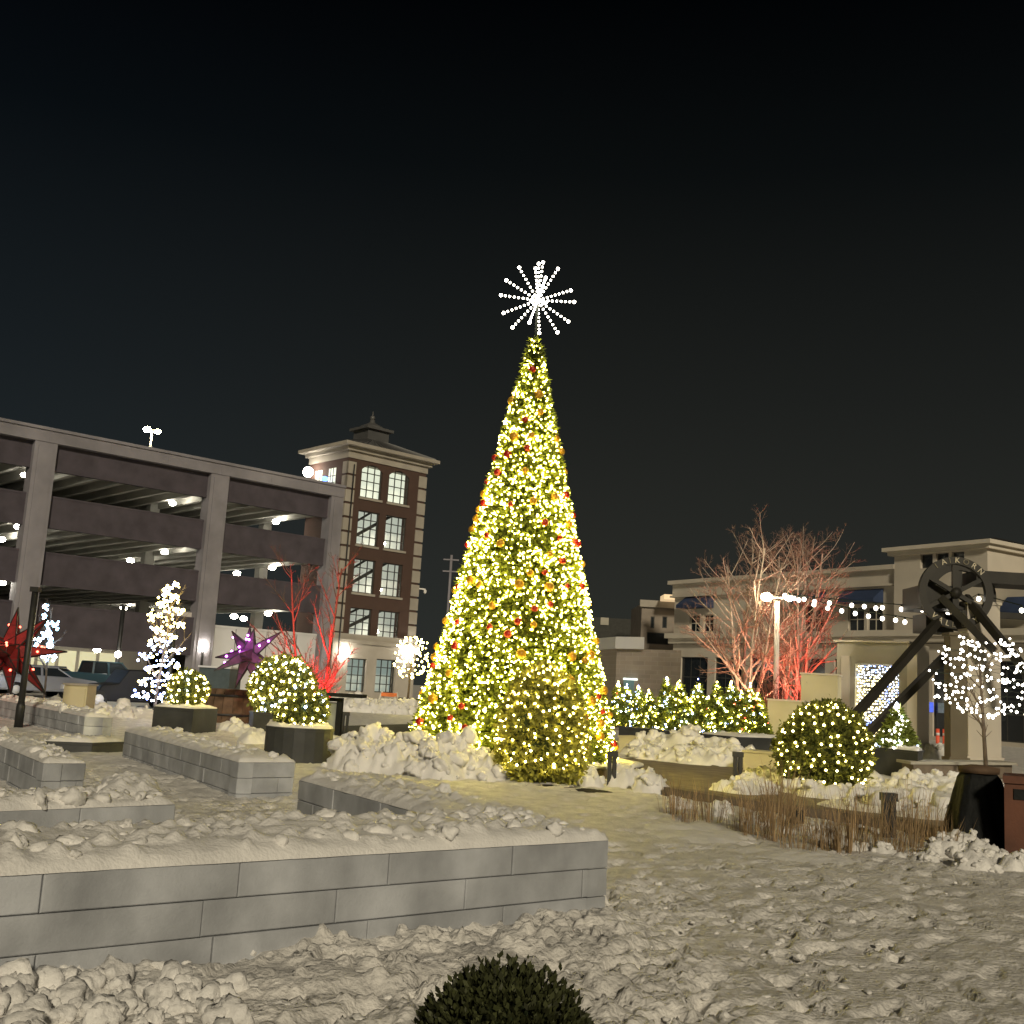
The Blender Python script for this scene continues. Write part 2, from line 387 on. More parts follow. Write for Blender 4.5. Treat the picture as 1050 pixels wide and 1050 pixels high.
def snow_cap(poly, z0, t, step, name='snow_cover', label=None, lumps=0, lr=(.04, .11), rough=1., loc=None, extra=None):
    xs = [p[0] for p in poly]; ys_ = [p[1] for p in poly]
    ax = np.arange(min(xs)-.1, max(xs)+.1, step); ay = np.arange(min(ys_)-.1, max(ys_)+.1, step)
    X, Y = np.meshgrid(ax, ay)
    SEED[0] += 1; s = SEED[0]
    dd, nx, ny = polynear(X, Y, poly); ins = inpoly(X, Y, poly)
    ov = .028*(fbm(X*5, Y*5, s+7, 3)-.25)          # snow lip hanging a little over the edge
    ex = X-nx; ey = Y-ny; el = np.hypot(ex, ey)+1e-9
    sdist = np.where(ins, dd, 0)
    edge = np.clip(sdist/.14, 0, 1)**.5
    k1, k2, kr = worley(X*6+.6*vnoise(X*8, Y*8, s), Y*6, s)
    top = t*(.55+.9*(fbm(X*1.5, Y*1.5, s, 4)-.2))+rough*(.05*(1-sstep(0, .5, k1))*(kr > .45)+.06*(fbm(X*6, Y*6, s+3, 4)-.45)+.025*(fbm(X*19, Y*19, s+5, 3)-.45))
    Z = np.where(ins, z0+.018+edge*np.maximum(top, .012), z0+.003)
    X = np.where(ins, X, nx+ex/el*ov); Y = np.where(ins, Y, ny+ey/el*ov)
    keep = ins[:-1, :-1] | ins[1:, :-1] | ins[:-1, 1:] | ins[1:, 1:]
    o = grid_mesh(X, Y, Z, name, M('snow_fine'), keep)
    if lumps:
        mb = MB(); rr = random.Random(s); k = 0
        while k < lumps:
            x = rr.uniform(min(xs), max(xs)); y = rr.uniform(min(ys_), max(ys_))
            q = inpoly(np.array([x]), np.array([y]), poly)[0]
            if not q: continue
            if polydist(np.array([x]), np.array([y]), poly)[0] < .05: continue
            r = lr[0]*(lr[1]/lr[0])**(rr.random()**1.7); lump(mb, (x, y, z0+t*.75+r*.2), r, s*31+k, ICO3 if r > .07 else ICO2); k += 1
        lo = mb.build(name+'_lumps', M('snow_fine'))
        # merge lumps with the sheet
        bm = bmesh.new(); bm.from_mesh(o.data); bm.from_mesh(lo.data); bm.to_mesh(o.data); bm.free()
        bpy.data.objects.remove(lo)
        o.data.polygons.foreach_set('use_smooth', [True]*len(o.data.polygons))
    return tag(o, label, 'snow', None, 'stuff')
def snow_pile(label, pts, rr_, seed, squash=.8, step=None, clod=1., peaky=1., name='snow_pile'):
    "one crumbly mound: a height field of cones and clods"
    r = random.Random(seed); pk = []
    for p in pts:
        rad = r.uniform(*rr_); pk.append((p[0], p[1], rad*1.25, rad*squash*1.15+(p[2] if len(p) > 2 else 0)))
    mr = max(p[2] for p in pk); step = step or max(.02, min(.09, pk[0][1]*.0021))
    X, Y = np.meshgrid(np.arange(min(p[0]-p[2] for p in pk), max(p[0]+p[2] for p in pk)+step, step), np.arange(min(p[1]-p[2] for p in pk), max(p[1]+p[2] for p in pk)+step, step))
    wx = X+.13*mr*(fbm(X*3/mr*.5, Y*3/mr*.5, seed, 3)-.45)*2; wy = Y+.13*mr*(fbm(X*1.5/mr, Y*1.5/mr, seed+1, 3)-.45)*2
    Z = np.full(X.shape, -1.)
    for (x, y, rad, h) in pk:
        d = np.hypot(wx-x, wy-y)/rad; Z = np.maximum(Z, h*(1-np.minimum(d, 1.6)**(1.5+.5/peaky)))
    f = 2.0/mr; body = np.clip(Z/(.25*mr), 0, 1)
    k1, k2, kr = worley(X*f*1.6+.5*vnoise(X*f*2, Y*f*2, seed), Y*f*1.6, seed+3); c1, c2, cr_ = worley(X*f*4.2, Y*f*4.2+.4*vnoise(X*f*5, Y*f*5, seed), seed+5)
    Z = Z+body*clod*mr*(.10*np.sqrt(np.maximum(0, 1-(k1/.75)**2))*(kr > .3)+.05*np.sqrt(np.maximum(0, 1-(c1/.6)**2))*(cr_ > .35)+.24*(fbm(X*f*2, Y*f*2, seed+8, 5)-.5)+.16*((1-np.abs(2*fbm(X*f*1.7+9, Y*f*1.7, seed+12, 4)-.95))**3-.45)+.07*(1-np.abs(2*fbm(X*f*5, Y*f*5, seed+14, 3)-.9))**3)-.03
    ok = Z > -.05; keep = ok[:-1, :-1] | ok[1:, :-1] | ok[:-1, 1:] | ok[1:, 1:]
    Z = np.maximum(Z, -.09)
    o = grid_mesh(X, Y, Z, name, M('snow_fine'), keep)
    if clod > .5:
        mb = MB(); iy, ix = np.nonzero(body > .12); q = np.random.default_rng(seed).permutation(len(iy))[:int(9*len(pts)*clod)]
        for k, w_ in enumerate(q):
            rad = mr*(.05+.20*r.random()**2.2); lump(mb, (X[iy[w_], ix[w_]], Y[iy[w_], ix[w_]], Z[iy[w_], ix[w_]]+rad*.15), rad, seed*53+k, ICO3, .8)
        lo = mb.build(name+'_clods', M('snow_fine')); bm = bmesh.new(); bm.from_mesh(o.data); bm.from_mesh(lo.data); bm.to_mesh(o.data); bm.free(); bpy.data.objects.remove(lo)
        o.data.polygons.foreach_set('use_smooth', [True]*len(o.data.polygons))
    return tag(o, label, 'snow pile')
# ------------------------------------------------------------------ stone benches
def bench(label, poly, h, nfaces, group='low stone block walls of the plaza', snow=None, snow_t=.07, lumps=0, step=.05, lr=(.04, .1), blk=.95):
    """poly: world (x,y) corners, faces i..i+1 for i in nfaces carry blocks"""
    t = thing('block_wall', label, 'low wall', (poly[0][0], poly[0][1], 0), group)
    core = MB(); ctr = Vector((sum(p[0] for p in poly)/len(poly), sum(p[1] for p in poly)/len(poly)))
    cp = ccw(poly)
    ins_ = []
    for k in range(len(cp)):
        p_, a1, a2 = Vector(cp[k]), Vector(cp[k-1]), Vector(cp[(k+1) % len(cp)]); ins_.append(tuple(p_+(a1-p_).normalized()*.03+(a2-p_).normalized()*.03))
    core.prism(ins_, -.2, h-.02); core.build('wall_core', M('stone_core'), t)
    mb = MB(); rr = random.Random(len(label)*3)
    for i in nfaces:
        a = Vector(poly[i]); b = Vector(poly[(i+1) % len(poly)]); d = b-a; Ln = d.length; d.normalize(); nn = Vector((-d.y, d.x))
        if (ctr-a).dot(nn) < 0: nn = -nn
        for row in range(4):
            z1 = h-row*.2; z0 = z1-.2+.006
            if z1 < -.1: break
            s = -(.5*blk if row % 2 else .12*blk)
            while s < Ln:
                wv = blk*rr.uniform(.85, 1.15); s0 = max(s, 0); s1 = min(s+wv-.006, Ln)
                if s1-s0 > .04:
                    T = lambda x, y, z, a=a, d=d, nn=nn: (a.x+d.x*x+nn.x*y, a.y+d.y*x+nn.y*y, z)
                    o = rr.uniform(-.006, .006); q = .007
                    vs = [T(x, y, z) for x, y, z in ((s0, o+q, z0), (s1, o+q, z0), (s1, o+q, z1), (s0, o+q, z1),
                          (s0+q, o, z0+q), (s1-q, o, z0+q), (s1-q, o, z1-q), (s0+q, o, z1-q), (s0, .2, z0), (s1, .2, z0), (s1, .2, z1), (s0, .2, z1))]
                    mb.add(vs, [(4,5,6,7),(0,1,5,4),(1,2,6,5),(2,3,7,6),(3,0,4,7),(1,0,8,9),(2,1,9,10),(3,2,10,11),(0,3,11,8)])
                s += wv
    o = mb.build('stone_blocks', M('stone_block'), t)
    bm = bmesh.new(); bm.from_mesh(o.data); bmesh.ops.recalc_face_normals(bm, faces=bm.faces); bm.to_mesh(o.data); bm.free()
    if snow: snow_cap(poly, h, snow_t, step, 'snow_cover', snow, lumps, lr)
    return t
g2 = lambda px, py, z=.45: G(px, py, z).xy
a = g2(0, 899, .52); b = g2(624, 862, .52); fd = (b-a).normalized(); fn = Vector((-fd.y, fd.x))
e0 = a-fd*1.6
T2 = g2(470, 845, .52); T1 = g2(307, 800, .52); ad = (T1-T2).normalized()
bw = 1.12
front_poly = [e0, b, b+fn*bw, e0+fn*bw]
bench('long pale stone block wall across the foreground under lumpy snow', front_poly, .52, [0, 1, 3], snow='lumpy snow heaped along the foreground block wall', snow_t=.10, lumps=330, step=.03, lr=(.02, .085), blk=1.0)
q0 = T2+fn*.02; q1 = T1; wd = .95
bench('stone block wall joining the foreground wall at its back and running to the tree', [q1, q0, q0+fd*wd, q1+fd*wd], .52, [0, 3, 1, 2][0:2]+[3], snow='smooth snow blanket on the wall running back to the tree', snow_t=.06, lumps=20, step=.045)
c1 = g2(245, 782); c2 = g2(303, 782); c0 = g2(128, 750); e = c2-c1
bench('long stone block wall left of centre with an even snow cap', [c0, c1, c2, c0+e], .45, [0, 1, 2], snow='even snow cap on the long wall left of centre', snow_t=.07, lumps=50, step=.05)
c1 = g2(45, 783); c2 = g2(81, 783); c0 = g2(-30, 752); e = (c2-c1)*1.2
bench('stone block wall at the left edge seen end on', [c0, c1, c1+e, c0+e], .45, [0, 1, 2], snow='snow cap on the end-on wall at the left edge', lumps=40)
c1 = g2(-40, 834); c2 = g2(180, 825); bk = fn*.9
bench('short stone block wall behind the foreground wall with a snow slab on its corner', [c1, c2, c2+bk, c1+bk], .45, [0, 1, 2], snow='wet snow slab on the short wall behind the foreground wall', lumps=60, step=.04)
snow_cap([tuple(g2(x, y)) for x, y in ((98, 822), (166, 822), (160, 806), (104, 806))], .48, .09, .025, 'snow_mound', 'small mound of old snow on the corner of the short block wall', 6, (.03, .08))
c1 = g2(87, 735); c2 = g2(109, 736); c0 = g2(-20, 714); e = (c2-c1)*1.3
bench('farthest stone block wall at the left below the red star', [c0, c1, c1+e, c0+e], .45, [0, 1, 2], snow='snow cap on the farthest left wall', lumps=60, lr=(.06, .2), step=.08)

# ------------------------------------------------------------------ parking garage
A1 = Vector((-29, 63, 0))
def FP(px, py):
    v = ray(px, py); o = Vector((0, 0, CH)); t = (A1-o).dot(N1)/v.dot(N1); p = o+v*t
    return (p-A1).dot(U1), p.z
def FW(s, d, z): p = A1+U1*s+N1*d; return (p.x, p.y, z)
gar = thing('parking_garage', 'four level brick and concrete parking garage lit by ceiling lamps', 'parking garage', FW(0, 0, 0))
s1 = FP(32, 560)[0]; s2 = FP(216, 560)[0]; s3 = FP(339, 560)[0]; s0 = s1-11; send = s3+.55
print('cols', s1, s2, s3)
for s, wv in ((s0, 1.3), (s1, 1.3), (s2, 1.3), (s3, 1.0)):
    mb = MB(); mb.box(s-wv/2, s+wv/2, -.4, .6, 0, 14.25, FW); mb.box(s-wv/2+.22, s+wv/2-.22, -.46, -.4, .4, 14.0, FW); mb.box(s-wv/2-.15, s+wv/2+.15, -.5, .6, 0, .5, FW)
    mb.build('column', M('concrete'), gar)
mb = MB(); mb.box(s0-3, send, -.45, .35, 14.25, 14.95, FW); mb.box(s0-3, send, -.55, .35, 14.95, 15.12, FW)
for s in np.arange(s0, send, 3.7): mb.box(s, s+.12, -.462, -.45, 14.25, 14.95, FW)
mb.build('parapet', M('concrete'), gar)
bays = [(s0-3, s0-.65), (s0+.65, s1-.65), (s1+.65, s2-.65), (s2+.65, s3-.5)]
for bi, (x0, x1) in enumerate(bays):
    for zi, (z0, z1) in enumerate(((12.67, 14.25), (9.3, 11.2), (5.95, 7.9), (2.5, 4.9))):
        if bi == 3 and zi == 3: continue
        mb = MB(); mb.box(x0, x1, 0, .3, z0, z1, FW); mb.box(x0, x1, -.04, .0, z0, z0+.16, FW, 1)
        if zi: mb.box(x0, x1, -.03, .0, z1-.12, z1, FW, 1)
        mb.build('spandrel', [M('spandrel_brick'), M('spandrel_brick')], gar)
for zc in (12.75, 9.4, 6.05, 2.6):
    mb = MB(); mb.box(s0-3, send, .3, 19, zc+.55, zc+.75, FW)
    for s in np.arange(s0-2.4, send-.3, 1.55): mb.box(s, s+.28, .3, 19, zc+.03, zc+.55, FW)
    mb.build('floor_slab', M('slab'), gar)
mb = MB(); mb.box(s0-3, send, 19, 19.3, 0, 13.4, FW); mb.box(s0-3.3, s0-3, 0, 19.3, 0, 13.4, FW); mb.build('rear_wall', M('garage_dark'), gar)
for s in (s1, s2, s3):
    mb = MB(); mb.box(s-.35, s+.35, 9, 9.7, 0, 13.3, FW); mb.build('inner_column', M('slab'), gar)
mb = MB(); mb.box(s2+.65, s3-.5, .05, .3, 0, 4.55, FW)
for s in np.arange(s2+2.4, s3-.6, 2.3): mb.box(s, s+.05, .03, .05, 0, 4.5, FW, 1)
mb.box(s2+.65, s3-.5, .0, .05, 4.4, 4.55, FW)
mb.build('ground_floor_panel', [M('white_panel'), M('concrete')], gar)
mb = MB(); mb.box(s2-3.0, s2-.66, .32, .5, 2.5, 5.2, FW); mb.build('ground_floor_panel', M('concrete_pale'), gar)
# ground floor shop front behind the cars
mb = MB(); mb.box(s1+.65, s2-.7, 6, 6.2, 0, 3.1, FW)
mb.build('ground_floor_panel', M('concrete_pale'), gar)
m_shop = mat('shop_glow', (.5, .5, .4), .4, emit=(1, .92, .55), estr=.55)
mb = MB()
for s in np.arange(s1+2.0, s2-3.2, 1.3): mb.box(s, s+1.05, 5.93, 5.99, .9, 2.35, FW)
mb.build('lit_window', m_shop, gar)
def lamp_obj(p, r, m, parent, flat=.7):
    mb = MB(); mb.ball(p, (r, r, r*flat), ICO2); return mb.build('ceiling_lamp', m, parent)
def plane_z(px, py, z): v = ray(px, py); t = (z-CH)/v.z; return Vector((v.x*t, v.y*t, z))
for zc, lst in ((12.62, ((25,487),(177,516),(283,535),(331,541))), (9.27, ((18,540),(2,553),(169,566),(134,575),(243,588),(279,582),(327,588))),
                (5.92, ((10,597),(127,623),(200,635),(240,632),(275,629))), (2.45, ((122,671),))):
    for px, py in lst:
        if zc < 3: p = at(px, py, 66)
        else: p = plane_z(px, py, zc)
        d = (p-A1).dot(N1)
        if d < .6 or d > 17: p = Vector(FW((p-A1).dot(U1), 1.2 if d < .6 else 15, zc)); print('lamp', px, py, d)
        r = .23*p.y/72
        o = lamp_obj(p, r, M('lamp_ceiling'), gar)
# sconce on the second column
p = Vector(FW(s2-.05, -.62, 3.1)); mb = MB(); mb.ball(p, (.22, .22, .28), ICO2); mb.build('wall_lamp', M('lamp_sconce'), gar)
mb = MB(); mb.box(s2-.12, s2+.04, -.5, -.4, 1.9, 2.75, FW); mb.build('lamp_bracket', M('dark_metal'), gar)

# rooftop lamp on the garage
p = at(156, 441, 70); base = Vector((p.x+.0, p.y, 13.5))
rl = thing('roof_lamp', 'twin headed floodlight pole on the garage roof', 'lamp', base)
mb = MB(); mb.tube([base, (p.x, p.y, p.z)], .07, 8); mb.build('pole', M('white_paint'), rl)
for dx, dz, rr_ in ((-.28, .0, .26), (.40, -.1, .20)):
    mb = MB(); mb.ball((p.x+dx, p.y-.1, p.z+dz), (rr_, rr_*.6, rr_*.75), ICO2); mb.build('lamp_head', M('lamp_head'), rl)

# ------------------------------------------------------------------ brick tower
t0 = FP(345.5, 520)[0]; t0 = max(t0, send+.02); t1 = FP(430.5, 520)[0]
print('tower', t0, t1)
tw = thing('brick_tower', 'red brick stair tower with stone quoins and small domed cupola', 'tower', FW(t0, 0, 0))
DF = -.5
wins = [((366.4,388.2),(478.8,512.7)),((395,416),(483,517)),((362,384.5),(525,559.7)),((390,412),(530,564.6)),((358.4,380),(574,608.7)),((387,408),(578,612)),((354.7,375.7),(624,652.5)),((383.7,403.7),(626.5,655))]
cols = [[], []]; rows = [[], [], [], []]
for i, ((xa, xb), (ya, yb)) in enumerate(wins):
    ym = (ya+yb)/2; xm = (xa+xb)/2
    sa, sb = FP(xa, ym)[0], FP(xb, ym)[0]; za, zb = FP(xm, ya)[1], FP(xm, yb)[1]
    cols[i % 2].append((sa, sb)); rows[i//2].append((zb, za))
cols = [(sum(q[0] for q in c)/4, sum(q[1] for q in c)/4) for c in cols]
rows = [(sum(q[0] for q in r)/2, sum(q[1] for q in r)/2) for r in rows]
print('wins', cols, rows)
ZT = 17.2
def wall_holes(mb, s_lo, s_hi, z_lo, z_hi, holes, d0, d1, T, mi=0):
    xs = sorted({s_lo, s_hi, *[h[0] for h in holes], *[h[1] for h in holes]}); zs = sorted({z_lo, z_hi, *[h[2] for h in holes], *[h[3] for h in holes]})
    for k in range(len(zs)-1):
        run = None
        for i in range(len(xs)-1):
            mx, mz = (xs[i]+xs[i+1])/2, (zs[k]+zs[k+1])/2
            hole = any(h[0] < mx < h[1] and h[2] < mz < h[3] for h in holes)
            if not hole: run = (run[0], xs[i+1]) if run else (xs[i], xs[i+1])
            if (hole or i == len(xs)-2) and run: mb.box(run[0], run[1], d0, d1, zs[k], zs[k+1], T, mi); run = None
ZB = 4.75
holes = [(c[0], c[1], r[0], r[1]) for c in cols for r in rows]
mb = MB(); wall_holes(mb, t0, t1, ZB, ZT, holes, DF, DF+.35, FW)
SD = 4.6
mb.box(t0, t0+.35, DF+.35, SD, 14.9, ZT, FW); mb.box(t0, t0+.3, DF+.35, SD, 0, 14.9, FW); mb.box(t1-.35, t1, DF+.35, SD, 0, ZT, FW); mb.box(t0+.35, t1-.35, SD-.3, SD, 0, ZT, FW)
mb.build('brick_wall', M('tower_brick'), tw)
gw = []
for (xa, xb), (ya, yb) in (((350.3,370),(675,709)),((380,400),(676,710))):
    sa, sb = FP(xa, 692)[0], FP(xb, 692)[0]; za, zb = FP((xa+xb)/2, ya)[1], FP((xa+xb)/2, yb)[1]; gw.append((sa, sb, max(zb, .7), za))
mb = MB(); wall_holes(mb, t0-.1, t1+.1, 0, 4.1, gw, DF-.12, DF+.35, FW); mb.box(t0-.25, t1+.25, DF-.3, DF+.35, 4.1, 4.35, FW); mb.box(t0-.15, t1+.15, DF-.2, DF+.35, 4.35, ZB-.003, FW); mb.build('stone_base', M('limestone'), tw)
for s in (t0-.06, t1-.66):
    mb = MB(); z = ZB+.1
    while z < ZT-.8: mb.box(s, s+.72, DF-.07, DF+.3, z, z+.86, FW); z += 1.02
    mb.build('quoin_strip', M('limestone'), tw)
mb = MB(); z = ZB+10.3
while z < ZT-.8: mb.box(t0-.06, t0, DF-.07, DF+.6, z, z+.86, FW); z += 1.02
mb.build('quoin_strip', M('limestone'), tw)
mwin = [mat('win_glow%d' % i, (.5, .5, .45), .6, .1, 2, emit=ec, estr=es) for i, (ec, es) in enumerate((((.86, .92, .72), .80), ((.80, .88, .74), .44), ((.80, .86, .72), .38), ((.78, .86, .74), .33), ((.62, .80, .72), .28)))]
for i in range(5):  # lit stair landings behind the glass
    za, zb = ((rows[i][0]-.6, rows[i][1]+.5) if i < 4 else (.3, 4.0))
    mb = MB(); mb.box(t0+.4, t1-.4, 1.6, 1.7, za, zb, FW); mb.build('lit_landing', mwin[i], tw)
    mb = MB(); mb.box(t0+.4, t1-.4, DF+.4, 1.6, zb, zb+.12, FW)
    if 0 < i < 4:
        mb.bar(FW(cols[0][0]-.3, .9, za+.7), FW(cols[1][1]-.3, .9, zb-.2), .12, .22); mb.bar(FW(cols[0][0]-.3, 1.2, za+1.6), FW(cols[0][1]+.6, 1.2, zb-.1), .1, .14)
    mb.build('stair_flight', M('win_frame'), tw)
    if 0 < i < 4:
        mb = MB(); mb.ball(FW(cols[1][0]+.75, .6, za+1.1), .13, ICO1); mb.build('landing_lamp', M('lamp_ceiling'), tw)
def window(parent, s_a, s_b, z_a, z_b, d, T, nx, nz, arch=False, fm='win_frame', glass=None, fw=.07, sill=None):
    mb = MB(); mb.box(s_a, s_b, d, d+.1, z_a, z_a+fw, T); mb.box(s_a, s_a+fw, d, d+.1, z_a+fw, z_b, T); mb.box(s_b-fw, s_b, d, d+.1, z_a+fw, z_b, T)
    mb.box(s_a+fw, s_b-fw, d, d+.1, z_b-fw, z_b, T)
    for i in range(1, nx): x = s_a+(s_b-s_a)*i/nx; mb.box(x-.03, x+.03, d+.02, d+.08, z_a+fw, z_b-fw, T)
    for k in range(1, nz): z = z_a+(z_b-z_a)*k/nz; mb.box(s_a+fw, s_b-fw, d+.015, d+.085, z-.03, z+.03, T)
    wo = mb.build('window', M(fm), parent)
    if glass:
        mb = MB(); mb.box(s_a+.01, s_b-.01, d+.04, d+.06, z_a+.01, z_b-.01, T); mb.build('pane', glass, wo)
    if sill:
        mb = MB(); mb.box(s_a-.1, s_b+.1, d-.22, d-.06, z_a-.16, z_a-.003, T); mb.build('sill', sill, wo)
    return wo
for c in cols:
    for ri, r in enumerate(rows):
        window(tw, c[0]+.003, c[1]-.003, r[0]+.003, r[1]-.003, DF+.12, FW, 3, 4, sill=M('limestone'))
        if ri == 0:  # segmental arch filling the top corners
            mb = MB(); W_ = c[1]-c[0]; nA = 10; rise = .42
            for k in range(nA):
                x0, x1 = c[0]+W_*k/nA, c[0]+W_*(k+1)/nA
                f = lambda x: r[1]-rise*((2*(x-c[0])/W_-1)**2)
                mb.add([FW(x, dd, z) for dd in (DF+.002, DF+.1) for x, z in ((x0, f(x0)), (x1, f(x1)), (x1, r[1]), (x0, r[1]))], [(0,1,2,3),(7,6,5,4),(0,4,5,1)])
            mb.build('arch', M('tower_brick'), tw)
for h in gw: window(tw, h[0]+.003, h[1]-.003, h[2]+.003, h[3]-.003, DF+.05, FW, 3, 4)
# side face windows above the garage roof, with the bright stair lamp
for d in (1.0, 2.8):
    mb = MB(); mb.box(t0-.03, t0-.002, d, d+.9, 15.1, 16.6, FW); wo = mb.build('window', mwin[0], tw)
    mb = MB()
    for x in (d+.28, d+.6): mb.box(t0-.06, t0-.03, x, x+.05, 15.1, 16.6, FW)
    for z in (15.5, 16.0): mb.box(t0-.06, t0-.03, d, d+.9, z, z+.05, FW)
    mb.build('frame', M('win_frame'), wo)
mb = MB(); mb.ball(at(316, 484, 80.3), (.38, .38, .38), ICO2); mb.build('wall_lamp', M('lamp_sconce'), tw)
p = at(333, 491, 79); mb = MB(); mb.ball(p, (.28, .28, .2), ICO2); mb.build('sign_lamp', mat('blue_lamp', (.2, .3, 1), .4, emit=(.15, .3, 1), estr=3), tw)
EO = .7
mb = MB()
for k, (o, z0, z1) in enumerate(((.08, ZT, ZT+.5), (.3, ZT+.5, ZT+.8), (EO, ZT+.8, ZT+1.05))): mb.box(t0-o, t1+o, DF-o, SD+o, z0, z1, FW)
mb.build('cornice', M('limestone'), tw)
cs, cdp = (t0+t1)/2, (DF+SD)/2; zr = ZT+1.05; rh = .95
mb = MB(); r2 = [(t0-EO+.1, DF-EO+.1), (t1+EO-.1, DF-EO+.1), (t1+EO-.1, SD+EO-.1), (t0-EO+.1, SD+EO-.1)]; r3 = [(cs-1, cdp-1), (cs+1, cdp-1), (cs+1, cdp+1), (cs-1, cdp+1)]
mb.add([FW(x, y, zr+.003) for x, y in r2]+[FW(x, y, zr+rh) for x, y in r3], [(0,1,5,4),(1,2,6,5),(2,3,7,6),(3,0,4,7),(4,5,6,7)])
for k in range(18):
    f = (k+.5)/18; a_ = Vector(FW(r2[0][0]*(1-f)+r2[1][0]*f, r2[0][1], zr+.03)); b_ = Vector(FW(r3[0][0]*(1-f)+r3[1][0]*f, r3[0][1], zr+rh+.03)); mb.bar(a_, b_, .07, .09)
mb.build('roof', M('roof_metal'), tw)
cup = MB(); cup.box(cs-.95, cs+.95, cdp-.95, cdp+.95, zr+rh-.4, zr+rh+.85, FW); cup.box(cs-1.2, cs+1.2, cdp-1.2, cdp+1.2, zr+rh+.85, zr+rh+1.05, FW)
cu = cup.build('cupola', M('roof_metal'), tw)
pc = Vector(FW(cs, cdp, zr+rh+1.05)); mb = MB(); mb.lathe([(1.1, 0), (.85, .2), (.4, .42), (.2, .55), (.18, .75)], pc, 16); mb.build('cupola_roof', M('roof_metal'), cu)
mb = MB(); mb.ball(pc+Vector((0, 0, .9)), .2, ICO2); mb.tube([pc+Vector((0, 0, .7)), pc+Vector((0, 0, 1.4))], .05); mb.build('finial', M('roof_metal'), cu)
for px, py in ((347, 669), (413.5, 667)):
    s, z = FP(px, py); p = Vector(FW(s, DF-.42, z)); mb = MB(); mb.ball(p, (.3, .3, .34), ICO2); mb.build('wall_lamp', M('lamp_sconce'), tw)
mb = MB(); mb.tube([FW(t0+.05, DF-.62, 3.2), FW(t0+.05, DF-.72, ZT-.6)], .05, 6); mb.build('drainpipe', M('dark_metal'), tw)
s, z = FP(424, 604); mb = MB(); mb.box(t1+.0, t1+.8, DF+.1, DF+.2, z, z+.1, FW); mb.ball(FW(t1+.75, DF+.1, z-.12), (.14, .14, .2), ICO1); mb.build('camera_arm', M('white_paint'), tw)

# ------------------------------------------------------------------ cream building on the right
A2 = Vector((13.6, 90, 0))
def RP(px, py):
    v = ray(px, py); o = Vector((0, 0, CH)); t = (A2-o).dot(N2)/v.dot(N2); p = o+v*t
    return (p-A2).dot(U2), p.z
def RW(s, d, z): p = A2+U2*s+N2*d; return (p.x, p.y, z)
cb = thing('cream_building', 'long cream two storey shop building with dark awnings', 'building', RW(0, 0, 0))
sT = RP(921, 600)[0]; sU = RP(1017, 600)[0]; sE = sU+14
print('cream', sT, sU)
def rect(xa, xb, ya, yb):
    ym, xm = (ya+yb)/2, (xa+xb)/2; return (RP(xa, ym)[0], RP(xb, ym)[0], RP(xm, yb)[1], RP(xm, ya)[1])
uw = [rect(707, 717.5, 630, 648), rect(721, 731.5, 630, 648), rect(824, 845, 620, 648), rect(869.5, 886, 622, 648), rect(889, 905, 622, 648)]
zt = 11.0; ZE = RP(921, 571)[1]
top = [rect(948, 960.5, 569, 581), rect(964, 977, 570, 581), rect(980, 993, 570, 581)]
tz0 = min(t[2] for t in top); tz1 = max(t[3] for t in top); top = [(t[0], t[1], tz0, tz1) for t in top]
gz = 5.2
sf = [(s, s+3.1, .25, 4.9) for s in np.arange(1.0, sE-4, 3.9)]
mb = MB(); wall_holes(mb, 0, sT, 6.0, zt-1.2, uw, 0, .4, RW); wall_holes(mb, sT, sU, 6.0, ZE, top, -.4, .4, RW); wall_holes(mb, 0, sE, 0, 5.9, sf, 0, .4, RW); mb.box(sU, sE, 0, .4, 6.0, 10.0, RW)
mb.box(0, .4, .4, 14, 0, zt-1.2, RW)
mb.build('wall', M('cream'), cb)
mb = MB(); mb.box(-.15, sT-.003, -.15, .4, zt-1.2, zt-.3, RW); mb.box(-.45, sT-.003, -.45, .4, zt-.3, zt, RW); mb.box(-.3, sT-.003, -.3, .4, zt-1.35, zt-1.203, RW); mb.build('parapet', M('cream'), cb)
mb = MB(); mb.box(-.5, sE, -.55, -.003, 6.35, 6.75, RW); mb.box(-.3, sE, -.3, -.003, 5.95, 6.35, RW); mb.build('cornice', M('cream_trim'), cb)
mb = MB(); mb.box(0, sE, 14, 14.3, 0, 10, RW); mb.box(0.4, sE, .45, 14, 9.6, 9.8, RW); mb.build('rear_wall', M('cream'), cb)
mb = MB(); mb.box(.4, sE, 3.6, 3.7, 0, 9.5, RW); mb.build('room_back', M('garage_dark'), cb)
for r in uw: window(cb, r[0]+.003, r[1]-.003, r[2]+.003, r[3]-.003, .12, RW, 2, 2, fm='cream_trim', glass=M('glass_dark'))
for r in top: window(cb, r[0]+.003, r[1]-.003, r[2]+.003, r[3]-.003, -.2, RW, 1, 1, glass=M('glass_dark'))
for r in sf: window(cb, r[0]+.003, r[1]-.003, r[2]+.003, r[3]-.003, .15, RW, 3, 3, glass=M('glass_dark'))
def awning(sa, sb, z0, z1):
    mb = MB(); mb.add([RW(sa, -.02, z1), RW(sb, -.02, z1), RW(sb, -1.0, z0), RW(sa, -1.0, z0), RW(sa, -1.0, z0-.25), RW(sb, -1.0, z0-.25), RW(sa, -.02, z0-.25), RW(sb, -.02, z0-.25)], [(0,1,2,3),(3,2,5,4),(0,3,4,6),(1,7,5,2),(0,6,7,1),(6,4,5,7)])
    mb.build('awning', M('awning'), cb)
for xa, xb, ya, yb in ((703, 732, 613, 624), (821, 847, 609, 620), (866, 906, 606, 619)):
    r = rect(xa, xb, ya, yb); awning(r[0], r[1], r[2]+.25, r[3]+.1)
r = rect(1033, 1050, 612, 628); awning(r[0], r[1]+1, r[2], r[3])
